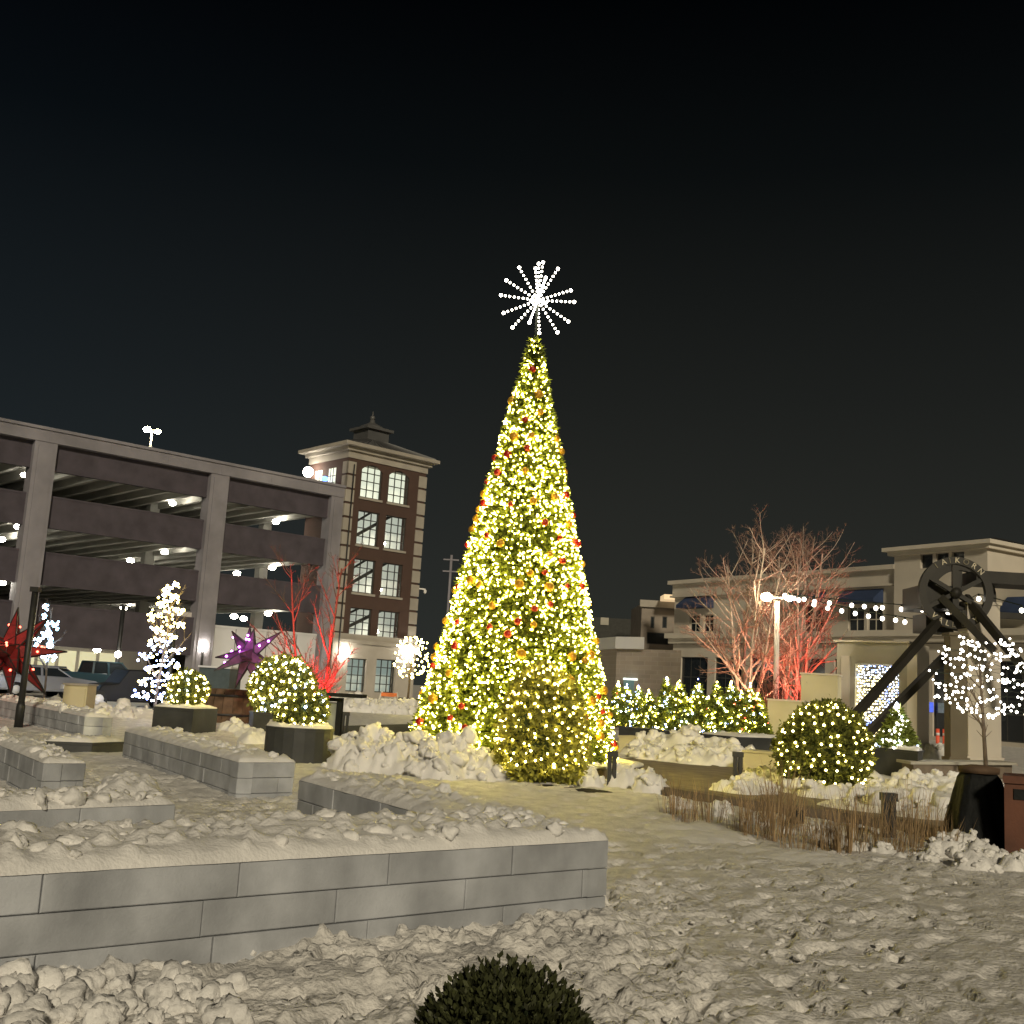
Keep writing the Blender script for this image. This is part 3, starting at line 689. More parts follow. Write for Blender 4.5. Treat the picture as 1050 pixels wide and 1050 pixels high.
# hipped tower roof over the corner bay
ez = ZE; o = .55
mb = MB(); mb.box(sT-.3, sU+.3, -.7, 9, ez, ez+.25, RW); mb.box(sT-o, sU+o, -.4-o, 10, ez+.253, ez+.5, RW)
mb.build('eave', M('cream_trim'), cb)
mb = MB(); q = [(sT-o+.1, -.3-o), (sU+o-.1, -.3-o), (sU+o-.1, 9.9), (sT-o+.1, 9.9)]; ms_ = (sT+sU)/2
mb.add([RW(x, y, ez+.503) for x, y in q]+[RW(ms_-.6, 4.5, ez+1.5), RW(ms_+.6, 4.5, ez+1.5)], [(0,1,5,4),(1,2,5),(2,3,4,5),(3,0,4)])
mb.build('roof', mat('roof_brown', (.016, .014, .012), .95), cb)
mb = MB(); mb.box(sT, sT+.3, -.1, 9, 9.8, ZE, RW); mb.box(sU-.3, sU, .4, 9, 6, ZE, RW); mb.build('side_wall', M('cream'), cb)
# shop window glows seen between the posts
for (px, py, mm, wd, hg) in ((951, 725, 'bulb_blue', .9, .6), (967, 726, 'grey_panel', .7, .6)):
    s, z = RP(px, py); mb = MB(); mb.box(s-wd/2, s+wd/2, .0-.03, -.005, z-hg/2, z+hg/2, RW); mb.build('window_sign', mat('sign_'+mm, (.1, .12, .3), .5, .5, 6, emit=(.08, .16, .9) if 'blue' in mm else (.5, .6, .4), estr=.9 if 'blue' in mm else .15), cb)

# smaller buildings in the gap
nb = thing('brick_annex', 'dim tan building with narrow windows left of the cream building', 'building', at(676, 720, 97))
p0 = at(655, 700, 97); p1 = at(703, 700, 97)
def XW(x, y, z): return (x, y, z)
zt3 = at(670, 617, 97).z
nw = [(at(x0, 640, 97).x, at(x1, 640, 97).x, at(x0, 644, 97).z, at(x0, 632, 97).z) for x0, x1 in ((667, 671), (679, 684), (694, 698.5))]
nw2 = [(at(x0, 660, 97).x, at(x1, 660, 97).x, at(x0, 660, 97).z, at(x0, 648, 97).z) for x0, x1 in ((663, 686), (692, 702))]
mb = MB(); wall_holes(mb, p0.x, p1.x, 0, zt3, nw+nw2, 97, 97.3, XW); mb.box(p0.x, p1.x, 97.4, 105, 0, zt3-.2, XW); mb.build('wall', mat('annex_tan', (.26, .225, .19), .9, .15, 1), nb)
mb = MB(); mb.box(p0.x-.2, p1.x, 96.7, 97, zt3-.5, zt3+.1, XW); mb.build('cornice', M('limestone'), nb)
for r in nw+nw2: window(nb, r[0]+.003, r[1]-.003, r[2]+.003, r[3]-.003, 97.05, XW, 1, 1, glass=M('glass_dark'))
c = at(689, 613.5, 95.5); mb = MB(); mb.box(c.x-.85, c.x+1.0, 94.2, 96.6, c.z-.22, c.z+.2, XW); mb.build('lit_canopy', mat('canopy_glow', (.6, .45, .3), .6, emit=(1, .72, .40), estr=.62), nb)  # canopy is no lamp; the light on its underside is put into emission
c0 = at(608, 700, 110); c1 = at(660, 700, 110); z4 = at(630, 634, 110).z
mb = MB(); mb.box(c0.x-3, c1.x, 110, 120, 0, z4); tg = mb.build('flat_roof_building', mat('far_dark', (.05, .05, .045), .9), None, (c0.x, 110, 0)); tag(tg, 'dark flat roofed building behind the brick shed', 'building')
mb = MB(); qa, qb = at(616, 633, 109.9), at(624, 641, 109.9); mb.box(qa.x, qb.x, 109.9, 109.99, qb.z, qa.z); mb.build('window', M('grey_panel'), tg)
# brick shed with white roof cap
sh = thing('brick_shed', 'low pale brick shed with a white roof edge beside the small firs', 'shed', at(660, 730, 52))
e0_, e1_, e2_ = at(631, 700, 52), at(697.5, 700, 49.5), at(612, 700, 55)
z5 = at(660, 666, 51).z
mb = MB(); poly = [(e0_.x, 52), (e1_.x, 49.5), (e1_.x+.4, 58), (e2_.x, 58), (e2_.x, 55)]; mb.prism(ccw(poly), 0, z5); mb.build('wall', M('shed_brick'), sh)
za = at(631, 653, 52).z
mb = MB(); mb.prism(ccw([(e2_.x-.2, 54.9), (e0_.x-.1, 51.8), (at(660, 660, 50.9).x, 50.7), (at(660, 660, 50.9).x+.3, 57), (e2_.x, 58)]), z5+.003, za); mb.build('roof_cap', M('white_panel'), sh)
q = at(647, 705, 51.3)
mb = MB(); mb.box(q.x-.35, q.x+.35, 51.25, 51.34, q.z-.3, q.z+.32); mb.build('window', mat('teal_glow', (.05, .1, .1), .3, emit=(.35, .6, .6), estr=.12), sh)
mb = MB(); mb.box(q.x-.38, q.x+.38, 51.12, 51.245, q.z+.33, q.z+.42); mb.build('window_lamp', mat('strip', (.7, .7, .7), .3, emit=(.8, 1, .95), estr=1.2), sh)
# utility pole
p = at(461, 600, 100); up = thing('utility_pole', 'distant thin utility pole with two cross arms left of the big tree', 'utility pole', (p.x, 100, 0))
zt_ = at(461, 569, 100).z; mb = MB(); mb.tube([(p.x, 100, 0), (p.x, 100, zt_)], .12, 6); mb.build('pole', M('concrete'), up)
for yy in (574, 586): z = at(461, yy, 100).z; mb = MB(); mb.bar((p.x-.7, 99.9, z), (p.x+.7, 99.9, z), .1, .12); mb.build('cross_arm', M('concrete'), up)

# ------------------------------------------------------------------ light strings
def bulbs(root, pts, mats, r, parts=100, base=ICO1, seed=1, cam_sort=True, name='bulb'):
    """first `parts` (nearest the camera) as single parts, the rest as one part"""
    rr = random.Random(seed); L0 = Vector(root.location)
    pts = [Vector(p) for p in pts]
    pick = [rr.choices(mats, k=1)[0] if not callable(mats) else mats(p, rr) for p in pts]
    order = sorted(range(len(pts)), key=lambda i: (pts[i]-Vector((0, 0, CH))).length)
    cache = {}
    for i in order[:parts]:
        mn = pick[i]
        if mn not in cache:
            mb = MB(); mb.ball((0, 0, 0), r, base); me_o = mb.build(name, M(mn), None); cache[mn] = me_o.data; bpy.data.objects.remove(me_o)
        o = bpy.data.objects.new(name, cache[mn]); C.objects.link(o); o.parent = root; o.location = pts[i]-L0
        s = rr.uniform(.8, 1.15); o.scale = (s, s, s)
    rest = order[parts:]
    if rest:
        names = sorted({pick[i] for i in rest}); mb = MB()
        for i in rest: mb.ball(pts[i], r*rr.uniform(.75, 1.2), base if len(rest) < 900 else OCT, names.index(pick[i]))
        o = mb.build('bulb_cluster', [M(q) for q in names], root); o['kind'] = 'stuff'
def leaves(mb, pts, nrm, size, k, seed, mi=0, spread=.9, ratio=.45):
    rr = np.random.default_rng(seed); n_ = len(pts)
    for j in range(k):
        d = nrm+rr.normal(0, spread, (n_, 3)); d /= np.linalg.norm(d, axis=1)[:, None]+1e-9
        a_ = np.cross(d, rr.normal(0, 1, (n_, 3))); a_ /= np.linalg.norm(a_, axis=1)[:, None]+1e-9
        s = size*rr.uniform(.6, 1.3, (n_, 1))
        p0 = pts-a_*s*ratio*.35; p1 = pts+a_*s*ratio*.35; p2 = pts+d*s+a_*s*ratio*.5*0; pm = pts+d*s*.5
        v = np.stack([pts, pm+a_*s*ratio*.5, p2, pm-a_*s*ratio*.5], 1).reshape(-1, 3)
        i = np.arange(n_)*4; mb.add(v, np.stack([i, i+1, i+2, i+3], 1).tolist(), mi)
def ball_pts(n_, c, rx, rz, seed, r0=.86, r1=1.02, zmin=-1., flat=1.):
    rr = np.random.default_rng(seed); z = rr.uniform(zmin, 1, n_); ph = rr.uniform(0, 6.2832, n_); q = np.sqrt(1-z*z)
    d = np.stack([q*np.cos(ph), q*np.sin(ph), z], 1); rad = rr.uniform(r0, r1, (n_, 1))
    lumpy = 1+.16*(vnoise(ph*1.6, z*3, seed)-.5)[:, None]+.15*(vnoise(ph*5, z*7, seed+1)-.5)[:, None]+.10*(rr.random((n_, 1))**6)
    return np.array(c)+d*rad*lumpy*np.array([rx, rx, rz]), d
def cone_pts(n_, c, r, h, seed, d0=0., d1=.25, lump_=.12, pw=.5):
    rr = np.random.default_rng(seed); t = 1-rr.uniform(0, 1, n_)**pw; ph = rr.uniform(0, 6.2832, n_)
    lum = 1+lump_*(vnoise(ph*2.2, t*9, seed)-.5)+lump_*.8*(vnoise(ph*5.1, t*22, seed+3)-.5)
    rad = r*(1-t)*lum*(1-rr.uniform(d0, d1, n_))
    rad = np.maximum(rad, 0)
    p = np.array(c)+np.stack([rad*np.cos(ph), rad*np.sin(ph), t*h], 1)
    d = np.stack([np.cos(ph), np.sin(ph), np.full(n_, .25)], 1); return p, d
def wire_path(mb, pts, r): mb.tube(pts, r, 3, cap=False)

# ------------------------------------------------------------------ the big tree
TY = 23.0; tb = gx(524, TY, 0); TB = Vector((tb.x, TY, .28)); TR, TH = 2.02, 8.75
bt = thing('christmas_tree', 'huge cone shaped christmas tree covered in warm white lights', 'christmas tree', (tb.x, TY, 0))
mb = MB(); p, d = cone_pts(19000, TB, TR, TH, 3, .0, .22, .07, .56)
leaves(mb, p, d+np.array([0, 0, -.25]), .165, 5, 4, spread=.8, ratio=.36)
mb.build('crown', M('fir'), bt)
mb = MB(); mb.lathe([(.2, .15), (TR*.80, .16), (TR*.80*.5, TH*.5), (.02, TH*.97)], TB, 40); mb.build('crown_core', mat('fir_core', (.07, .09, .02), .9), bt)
mb = MB(); mb.lathe([(.32, 0), (.28, .6)], (tb.x, TY, 0), 12); mb.build('trunk', M('bark'), bt)
st = thing('string_lights', 'thousands of warm white fairy lights wrapped round the huge tree', 'string lights', (tb.x, TY, .3))
p, d = cone_pts(7000, TB, TR*1.02, TH, 11, -.02, .05, .07, .64)
p[:, :2] += d[:, :2]*np.random.default_rng(8).uniform(.01, .12, (len(p), 1))
bulbs(st, p, lambda q, rr: rr.choices(['bulb_tree', 'bulb_warm'], [8, 2])[0], .0165, 100, OCT, 3)
# ornaments
orr = random.Random(21); placed = []
bm_ball = {}
for colr in ('red_ball', 'gold_ball'):
    mb = MB(); mb.ball((0, 0, 0), 1, ICO3); o = mb.build('ball', M(colr)); capm = MB(); capm.lathe([(.18, .96), (.18, 1.14), (.05, 1.2)], (0, 0, 0), 8); oc = capm.build('cap', M('gold_ball')); bm_ball[colr] = (o.data, oc.data); bpy.data.objects.remove(o); bpy.data.objects.remove(oc)
k = 0
while k < 96:
    t = 1-math.sqrt(orr.random()); t = min(t, .96); ph = orr.uniform(math.pi*1.0-.15, 2*math.pi+.15)
    rad = TR*(1-t)*1.02+.09; pos = Vector((TB.x+rad*math.cos(ph), TB.y+rad*math.sin(ph), TB.z+t*TH+.02))
    if any((pos-q).length < .26 for q in placed): continue
    placed.append(pos); red = orr.random() < .58; r = orr.uniform(.055, .085) if red else orr.uniform(.065, .10)
    band = 'lowest third' if t < .25 else ('middle' if t < .55 else 'upper part'); side = 'left flank' if math.cos(ph) < -.4 else ('right flank' if math.cos(ph) > .4 else 'front')
    cn = 'red' if red else 'gold'
    o = thing('ball_ornament', f'{cn} ball ornament on the {side} of the huge tree in its {band}', 'ornament', pos, f'{cn} ball ornaments, {side}, {band} of the huge tree')
    m1, m2 = bm_ball['red_ball' if red else 'gold_ball']
    for nm, me in (('ball', m1), ('cap', m2)):
        c_ = bpy.data.objects.new(nm, me); C.objects.link(c_); c_.parent = o; c_.scale = (r, r, r)
    k += 1
# topper
sc_ = at(551.5, 308, TY); top_ = thing('tree_topper', 'spiky white light starburst topping the huge tree', 'tree topper', sc_)
tips = [(575,130),(545,150),(598,190),(672,195),(765,300),(782,412),(745,527),(672,600),(555,555),(480,575),(370,555),(310,475),(292,350),(328,250),(415,165),(520,235),(600,330),(490,460)]
for i, (tx, ty) in enumerate(tips):
    dx, dy = (tx-540)/6.5625, (ty-385)/6.5625
    q = at(551.5+dx, 308+dy, TY)-sc_; Lq = q.length; full = .80
    dep = math.sqrt(max(full**2-Lq**2, 0))*(-1 if i % 2 else 1)*.9; q = Vector((q.x, dep, q.z))
    mb = MB(); mb.tube([sc_, sc_+q], .012, 5); sp = mb.build('spike', M('wire'), top_)
    mb = MB()
    for k in range(8): f = .16+.84*k/7; mb.ball(sc_+q*f, .027 if k < 7 else .04, ICO1)
    mb.build('spike_bulbs', M('bulb_star'), sp)
mb = MB(); mb.ball(sc_, .07, ICO2); mb.build('hub', M('bulb_star'), top_)
mb = MB(); mb.tube([(TB.x, TY, TB.z+TH-.5), sc_], .03, 6); mb.build('stem', M('wire'), top_)
# round stone plinth under the tree
pl = thing('tree_plinth', 'round low stone plinth with a snowy rim under the huge tree', 'plinth', (tb.x, TY, 0))
mb = MB(); mb.lathe([(2.62, -.1), (2.62, .2), (2.5, .24), (.2, .24)], (tb.x, TY, 0), 56); mb.build('base', M('kerb_stone'), pl)
mb = MB(); mb.lathe([(2.66, .243), (2.66, .27), (2.35, .30), (2.1, .26)], (tb.x, TY, 0), 56); mb.build('snow_rim', M('snow_fine'), pl)
snow_pile('jagged heap of shovelled snow at the left foot of the huge tree', [tuple(G(x, y).xy)+(z,) for x, y, z in ((372,790,.12),(380,788,.30),(388,791,.1),(400,792,.0),(414,794,.05),(426,791,.18),(440,793,.22),(455,793,.15),(470,795,.08),(484,797,.02),(498,798,.0),(410,790,.1),(446,797,.05))], (.48, .66), 12, .48, clod=1.3)
snow_pile('loose snow lumps right of the shrub at the foot of the huge tree', [tuple(G(x, y).xy) for x, y in ((664,808),(655,806),(668,812),(640,806),(612,800),(605,806),(597,800))], (.2, .34), 13, .8, clod=1.3)

# ------------------------------------------------------------------ topiary shrubs with lights
def shrub(name, label, base, rx, rz, cz, nleaf, ls, leafm, lights, lm, turns, nb, br, seed, cat='shrub', lz=(-.75, .97), squash_noise=.05, egg=0.):
    t = thing(name, label, cat, base)
    c = (base[0], base[1], base[2]+cz); mb = MB(); p, d = ball_pts(nleaf, c, rx, rz, seed)
    if egg:
        f = 1-egg*((p[:, 2]-c[2])/rz); p[:, 0] = c[0]+(p[:, 0]-c[0])*f; p[:, 1] = c[1]+(p[:, 1]-c[1])*f
    leaves(mb, p, d, ls, 2, seed, spread=.8, ratio=.6); mb.build('foliage', M(leafm), t)
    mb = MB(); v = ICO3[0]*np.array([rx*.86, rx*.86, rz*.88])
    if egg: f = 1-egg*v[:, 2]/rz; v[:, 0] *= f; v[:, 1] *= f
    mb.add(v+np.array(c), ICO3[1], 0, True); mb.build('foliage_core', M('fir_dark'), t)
    mb = MB(); mb.tube([(base[0], base[1], base[2]-.1), (base[0], base[1], c[2])], .05, 6); mb.build('trunk', M('bark'), t)
    if lights:
        s = thing('string_lights', lights, 'string lights', base); pts = []; rr = random.Random(seed)
        for i in range(nb):
            z = lz[0]+(lz[1]-lz[0])*(i+.5)/nb; ph = turns*6.2832*i/nb+rr.uniform(-.1, .1); zz = z+rr.gauss(0, squash_noise); zz = max(-.95, min(.99, zz)); q = math.sqrt(1-zz*zz)*1.03
            f = 1-egg*zz; pts.append((c[0]+q*rx*f*math.cos(ph), c[1]+q*rx*f*math.sin(ph), c[2]+zz*rz*1.03))
        mb = MB(); wire_path(mb, pts, .006); mb.build('wire', M('wire'), s)
        bulbs(s, pts, lm, br, 100, ICO1, seed)
    return t
warm = lambda p, rr: 'bulb_warm'
mixb = lambda p, rr: rr.choices(['bulb_warm', 'bulb_cool', 'bulb_blue'], [9, 1.2, .3])[0]
# in front of the tree
b_ = G(553, 803); snow_free = MB()
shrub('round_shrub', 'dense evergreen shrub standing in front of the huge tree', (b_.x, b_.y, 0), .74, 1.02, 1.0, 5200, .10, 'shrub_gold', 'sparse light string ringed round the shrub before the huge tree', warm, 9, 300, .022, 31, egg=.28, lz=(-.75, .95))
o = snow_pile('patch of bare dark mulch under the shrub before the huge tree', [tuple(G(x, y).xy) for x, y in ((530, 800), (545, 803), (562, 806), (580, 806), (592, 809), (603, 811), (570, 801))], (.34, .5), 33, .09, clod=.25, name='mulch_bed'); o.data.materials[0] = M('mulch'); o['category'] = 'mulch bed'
# big right shrub
b_ = G(845, 812)
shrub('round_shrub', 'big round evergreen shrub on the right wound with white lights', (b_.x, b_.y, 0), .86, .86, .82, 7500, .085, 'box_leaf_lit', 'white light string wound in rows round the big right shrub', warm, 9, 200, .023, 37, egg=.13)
def planter(label, pts, h, snow_label, name='planter'):
    "box planter from ground polygon"
    t = thing(name, label, 'planter', (pts[0][0], pts[0][1], 0)); pts = ccw(pts)
    c = Vector((sum(p[0] for p in pts)/len(pts), sum(p[1] for p in pts)/len(pts)))
    mb = MB(); mb.prism(pts, -.05, h); mb.build('tub', M('planter_metal'), t)
    inn = [(c.x+(p[0]-c.x)*1.03, c.y+(p[1]-c.y)*1.03) for p in pts]; mb = MB(); mb.prism(inn, h+.003, h+.05); mb.build('rim', M('planter_metal'), t)
    if snow_label: snow_cap([(c.x+(p[0]-c.x)*.98, c.y+(p[1]-c.y)*.98) for p in pts], h+.05, .07, .06, 'snow_cover', snow_label, 8, (.05, .1))
    return c
# planter at the left with the small ball
f0, f1, f2 = G(155, 750).xy, G(196, 753).xy, G(213, 751).xy; f2 = f1+(f2-f1).normalized()*.9+Vector((.25, .35))
cpl = planter('dark metal planter box carrying the smallest lit ball shrub', [f0, f1, f2, f0+(f2-f1)], .58, 'snow collar round the smallest ball shrub')
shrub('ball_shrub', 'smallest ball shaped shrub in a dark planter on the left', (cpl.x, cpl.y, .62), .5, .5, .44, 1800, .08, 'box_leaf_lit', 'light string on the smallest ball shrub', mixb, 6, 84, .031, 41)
# tub planter left of tree
c = G(300, 783); R_ = .64; pts = [(c.x+R_*math.cos(t), c.y+.45+R_*.85*math.sin(t)) for t in np.linspace(0, 6.2832, 21)[:-1]]
cpl = planter('round dark tub in the middle of the plaza before the bigger ball shrub', pts, .6, 'snow lip on the round dark tub')
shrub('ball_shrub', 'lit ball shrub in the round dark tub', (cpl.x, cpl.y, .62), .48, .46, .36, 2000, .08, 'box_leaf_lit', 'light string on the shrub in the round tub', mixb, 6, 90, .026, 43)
c = G(279, 752); pts = [(c.x+.85*math.cos(t), c.y+.8+.8*math.sin(t)) for t in np.linspace(0, 6.2832, 9)[:-1]]
cpl = planter('low dark planter under the largest ball shrub at left', pts, .5, None)
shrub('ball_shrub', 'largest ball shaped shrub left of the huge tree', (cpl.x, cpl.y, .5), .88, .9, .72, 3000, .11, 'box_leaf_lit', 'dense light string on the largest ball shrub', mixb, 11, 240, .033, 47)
# low planter rim
f0, f1 = G(42, 771).xy, G(104, 771).xy; f1.y = f0.y+.3
planter('low black planter rim half buried in snow at left', [f0, f1, f1+Vector((.3, .8)), f0+Vector((.3, .8))], .14, 'snow filling the half buried planter')
# right planter with cone tree
f0, f1 = G(894, 793).xy, G(941, 799).xy
cpl = planter('dark planter box before the curtain light frame', [f0, f1, f1+Vector((.5, 1.0)), f0+Vector((.5, 1.0))], .62, 'snow on the planter before the light frame')

# boxwood at the very front
b_ = at(517, 1060, 4.5); bx = thing('boxwood', 'unlit dark boxwood ball at the bottom edge of the picture', 'shrub', (b_.x, 4.5, 0))
cz = .15; rx = .35
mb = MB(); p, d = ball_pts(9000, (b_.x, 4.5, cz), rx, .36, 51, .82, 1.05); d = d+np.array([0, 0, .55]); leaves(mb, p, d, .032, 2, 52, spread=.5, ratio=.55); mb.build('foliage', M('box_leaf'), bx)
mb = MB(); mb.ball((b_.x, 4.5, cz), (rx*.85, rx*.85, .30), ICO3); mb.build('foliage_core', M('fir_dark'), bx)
mb = MB(); mb.tube([(b_.x, 4.5, -.05), (b_.x, 4.5, .2)], .03, 6); mb.build('trunk', M('bark'), bx)
mb = MB(); lump(mb, (b_.x+.02, 4.5-.33, .22), .032, 501); lump(mb, (b_.x-.2, 4.5-.22, .25), .02, 502); o = mb.build('snow_fleck', M('snow_fine'), bx); o['kind'] = 'stuff'

# ------------------------------------------------------------------ bare trees
ANG = [26, 48]; LNK = [.26, .46]
def grow(mb, twig, p, d, ln, r, lvl, rr, kids, maxl, up=.15, wob=.12, tips=None):
    segs = 4 if lvl < 2 else 3; pts = [Vector(p)]; d = Vector(d).normalized(); rs = [r]
    for i in range(segs):
        d = (d+Vector((rr.gauss(0, wob), rr.gauss(0, wob), rr.gauss(0, wob)+up*.3))).normalized(); pts.append(pts[-1]+d*ln/segs); rs.append(r*(1-.62*(i+1)/segs))
    (mb if lvl < 2 else twig).tube(pts, rs, 6 if lvl == 0 else (4 if lvl == 1 else 3), cap=False)
    if tips is not None and lvl >= 1: tips.extend(pts[1:])
    if lvl >= maxl: return
    for k in range(kids[lvl]):
        f = rr.uniform(.28, 1.0) if lvl else rr.uniform(.22, .98)
        i = min(int(f*segs), segs-1); q = pts[i].lerp(pts[i+1], f*segs-i); ax = (pts[i+1]-pts[i]).normalized()
        a_ = rr.uniform(0, 6.283); sd_ = ax.orthogonal().normalized(); sd_.rotate(Matrix.Rotation(a_, 3, ax)); an = R(rr.uniform(*ANG))
        nd = ax*math.cos(an)+sd_*math.sin(an)
        rad = (rs[i]*(1-f*segs+i)+rs[i+1]*(f*segs-i))*.62
        grow(mb, twig, q, nd, ln*rr.uniform(*LNK)*(1.25-f*.7), max(rad, .006 if lvl < 2 else .005), lvl+1, rr, kids, maxl, up, wob*1.15, tips)
def bare_tree(label, base, stems, h, seed, m='birch', kids=(13, 8, 6), maxl=3, r0=.09, lean=.12, tw='birch', thick=1., name='bare_tree'):
    t = thing(name, label, 'tree', base); a_, b_ = MB(), MB(); rr = random.Random(seed); tips = []
    for k in range(stems):
        ang = 6.283*k/max(stems, 1)+rr.uniform(-.4, .4); dr = Vector((math.cos(ang)*lean*(stems > 1), math.sin(ang)*lean*(stems > 1), 1))
        grow(a_, b_, Vector(base)+Vector((math.cos(ang)*.15, math.sin(ang)*.15, -.1))*(1 if stems > 1 else 0), dr, h*rr.uniform(.85, 1.05), r0*thick, 0, rr, kids, maxl, .2, .05, tips)
    a_.build('trunk', M(m), t); b_.build('twigs', M(tw), t); return t, tips
ANG[:] = [32, 60]; LNK[:] = [.28, .46]
b1 = gx(764, 43); b2 = gx(803, 44)
bare_tree('many stemmed bare tree glowing orange left of the lamp post', (b1.x, 43, 0), 4, 7.5, 61, kids=(18, 9, 5), lean=.10, r0=.08, tw='twig')
bare_tree('many stemmed bare tree glowing red right of the lamp post', (b2.x+.3, 44, 0), 4, 7.7, 67, kids=(18, 9, 5), lean=.08, r0=.08, tw='twig')
ANG[:] = [26, 48]; LNK[:] = [.24, .42]
b3 = gx(317, 36)
bare_tree('slim bare tree lit bright red beside the garage corner', (b3.x, 36, 0), 2, 5.4, 71, kids=(13, 7, 4), lean=.10, r0=.06, m='bark', tw='bark')
def upl(loc, col, e, name, sz=.12, label=None):
    "ground floodlight with a lamp inside"
    t = thing('flood_light', label, 'lamp', loc)
    mb = MB(); mb.lathe([(.10, 0), (.12, .16), (.09, .18)], loc, 10); mb.build('housing', M('dark_metal'), t)
    mb = MB(); mb.lathe([(.08, .183), (.085, .21), (.02, .215)], loc, 10); mb.build('lens', mat('lens_'+name, col, .3, emit=col, estr=6), t)
    l = bpy.data.lights.new('flood_light_beam', 'SPOT'); l.energy = e; l.color = col; l.spot_size = R(95); l.spot_blend = .7; l.shadow_soft_size = .08
    o = bpy.data.objects.new('flood_light_beam', l); C.objects.link(o); o.location = (0, 0, .3); o.parent = t; return o
def aim(o, v): o.rotation_euler = (-Vector(v)).to_track_quat('Z', 'Y').to_euler()
aim(upl((b3.x-.35, 34.9, 0), (1, .02, .03), 6500, 'red1', label='red ground floodlight at the foot of the slim red tree'), (.15, .35, 1))
aim(upl((b2.x+.1, 42.6, 0), (1, .06, .04), 1400, 'red2', label='red ground floodlight below the right bare tree'), (.1, .4, 1))
aim(upl((b1.x+.3, 41.6, 0), (1, .42, .24), 1500, 'or1', label='orange ground floodlight below the left bare tree'), (-.1, .4, 1))
# clipped red-lit bush pieces
b4 = gx(810, 41)
t, _ = bare_tree('low twiggy bush lit vivid red behind the cream walls', (b4.x, 41, 0), 12, 3.0, 73, kids=(13, 9, 4), maxl=2, lean=.55, r0=.03, m='bark', tw='bark', name='twiggy_bush')
aim(upl((b4.x, 40.0, 0), (1, .02, .02), 1200, 'red3', label='red ground floodlight before the low twiggy bush'), (0, .45, 1))
b5 = gx(308, 34.5)
bare_tree('low twiggy bush glowing red at the foot of the slim tree', (b5.x, 35.4, 0), 11, 2.6, 79, kids=(11, 7, 4), maxl=2, lean=.36, r0=.035, m='bark', tw='bark', name='twiggy_bush')
aim(upl((b5.x+.5, 34.6, 0), (1, .02, .03), 1700, 'red4', label='red ground floodlight before the glowing twiggy bush'), (0, .4, 1))
# small trees wound with lights
def lit_tree(label, light_label, base, h, cz, rx, rz, nb, br, lm, seed, turns=7, m='bark', parts=100, jit=.06, clump=False):
    t = thing('small_tree', label, 'tree', base); a_, b_ = MB(), MB(); rr = random.Random(seed)
    grow(a_, b_, base, (0, 0, 1), h*.92, .05*h/2.6, 0, rr, (10, 6), 2, .2, .03)
    a_.build('trunk', M(m), t); b_.build('twigs', M(m), t)
    s = thing('string_lights', light_label, 'string lights', base); pts = []
    for i in range(nb):
        z = -.95+1.9*(i+.5)/nb; ph = turns*6.283*i/nb+rr.uniform(-.15, .15); q = math.sqrt(max(1-z*z, .03))*(1+rr.gauss(0, jit))
        if clump: ph = ph+.28*math.sin(ph*3.1+1.7*int(turns*i/nb)); z = (math.floor((z+.95)/1.9*turns)+.5)/turns*1.9-.95+.10*math.sin(ph*2+z*4)+rr.gauss(0, .025)
        pts.append((base[0]+rx*q*math.cos(ph), base[1]+rx*q*math.sin(ph), base[2]+cz+rz*z+rr.gauss(0, .04)))
    mb = MB(); wire_path(mb, pts, .006); mb.build('wire', M('wire'), s)
    bulbs(s, pts, lm, br, parts, ICO1, seed)
    return t
# right tree with white bulbs
b_ = gx(1012, 27.5)
lit_tree('young bare tree on the far right carrying rings of bright bulbs', 'rings of bright white bulbs on the young right tree', (b_.x, 27.5, 0), 3.2, 2.55, 1.03, 1.0, 235, .031, lambda p, rr: 'bulb_white', 83, 8, jit=.20, clump=True)
b_ = gx(417, 60)
lit_tree('small round tree wound in white lights by the tower door', 'white light string on the small round tree by the tower', (b_.x, 60, .45), 3.4, 2.5, .80, 1.15, 135, .05, lambda p, rr: 'bulb_warm', 89, 8, jit=.2, clump=True)
pts = [(b_.x+.5*math.cos(t), 60+.5*math.sin(t)) for t in np.linspace(0, 6.2832, 13)[:-1]]
planter('dark pot of the small round tree by the tower', pts, .75, None)
# left multi-colour spiral tree
b_ = gx(158, 40)
def lm2(p, rr): return rr.choices(['bulb_warm', 'bulb_cool', 'bulb_blue'], [8, 1, 0] if p.z > 2.6 else ([3, 5, 2] if p.z > .9 else [2, 7, 2]))[0]
t = thing('small_tree', 'tall slim tree at left wound in warm lights above and blue below', 'tree', (b_.x, 40, 0)); a_, c_ = MB(), MB(); grow(a_, c_, (b_.x, 40, 0), (0, 0, 1), 4.2, .06, 0, random.Random(97), (16, 6), 2, .1, .03); a_.build('trunk', M('bark'), t); c_.build('twigs', M('bark'), t)
s = thing('string_lights', 'warm and blue light strings on the tall slim left tree', 'string lights', (b_.x, 40, 0)); pts = []; rr = random.Random(98)
for i in range(330):
    f = i/330; z = .35+4.2*f; rad = (.75 if f < .45 else .75-.25*(f-.45)/.55)*(.55+.45*math.sin(3.2*math.pi*f+.6)**2)*(1 if f < .9 else .6)
    ph = 9*6.283*f; pts.append((b_.x+.35*f*.4+rad*math.cos(ph)*rr.uniform(.8, 1.15), 40+rad*math.sin(ph), z+rr.gauss(0, .07)))
bulbs(s, pts, lm2, .042, 100, ICO1, 99)
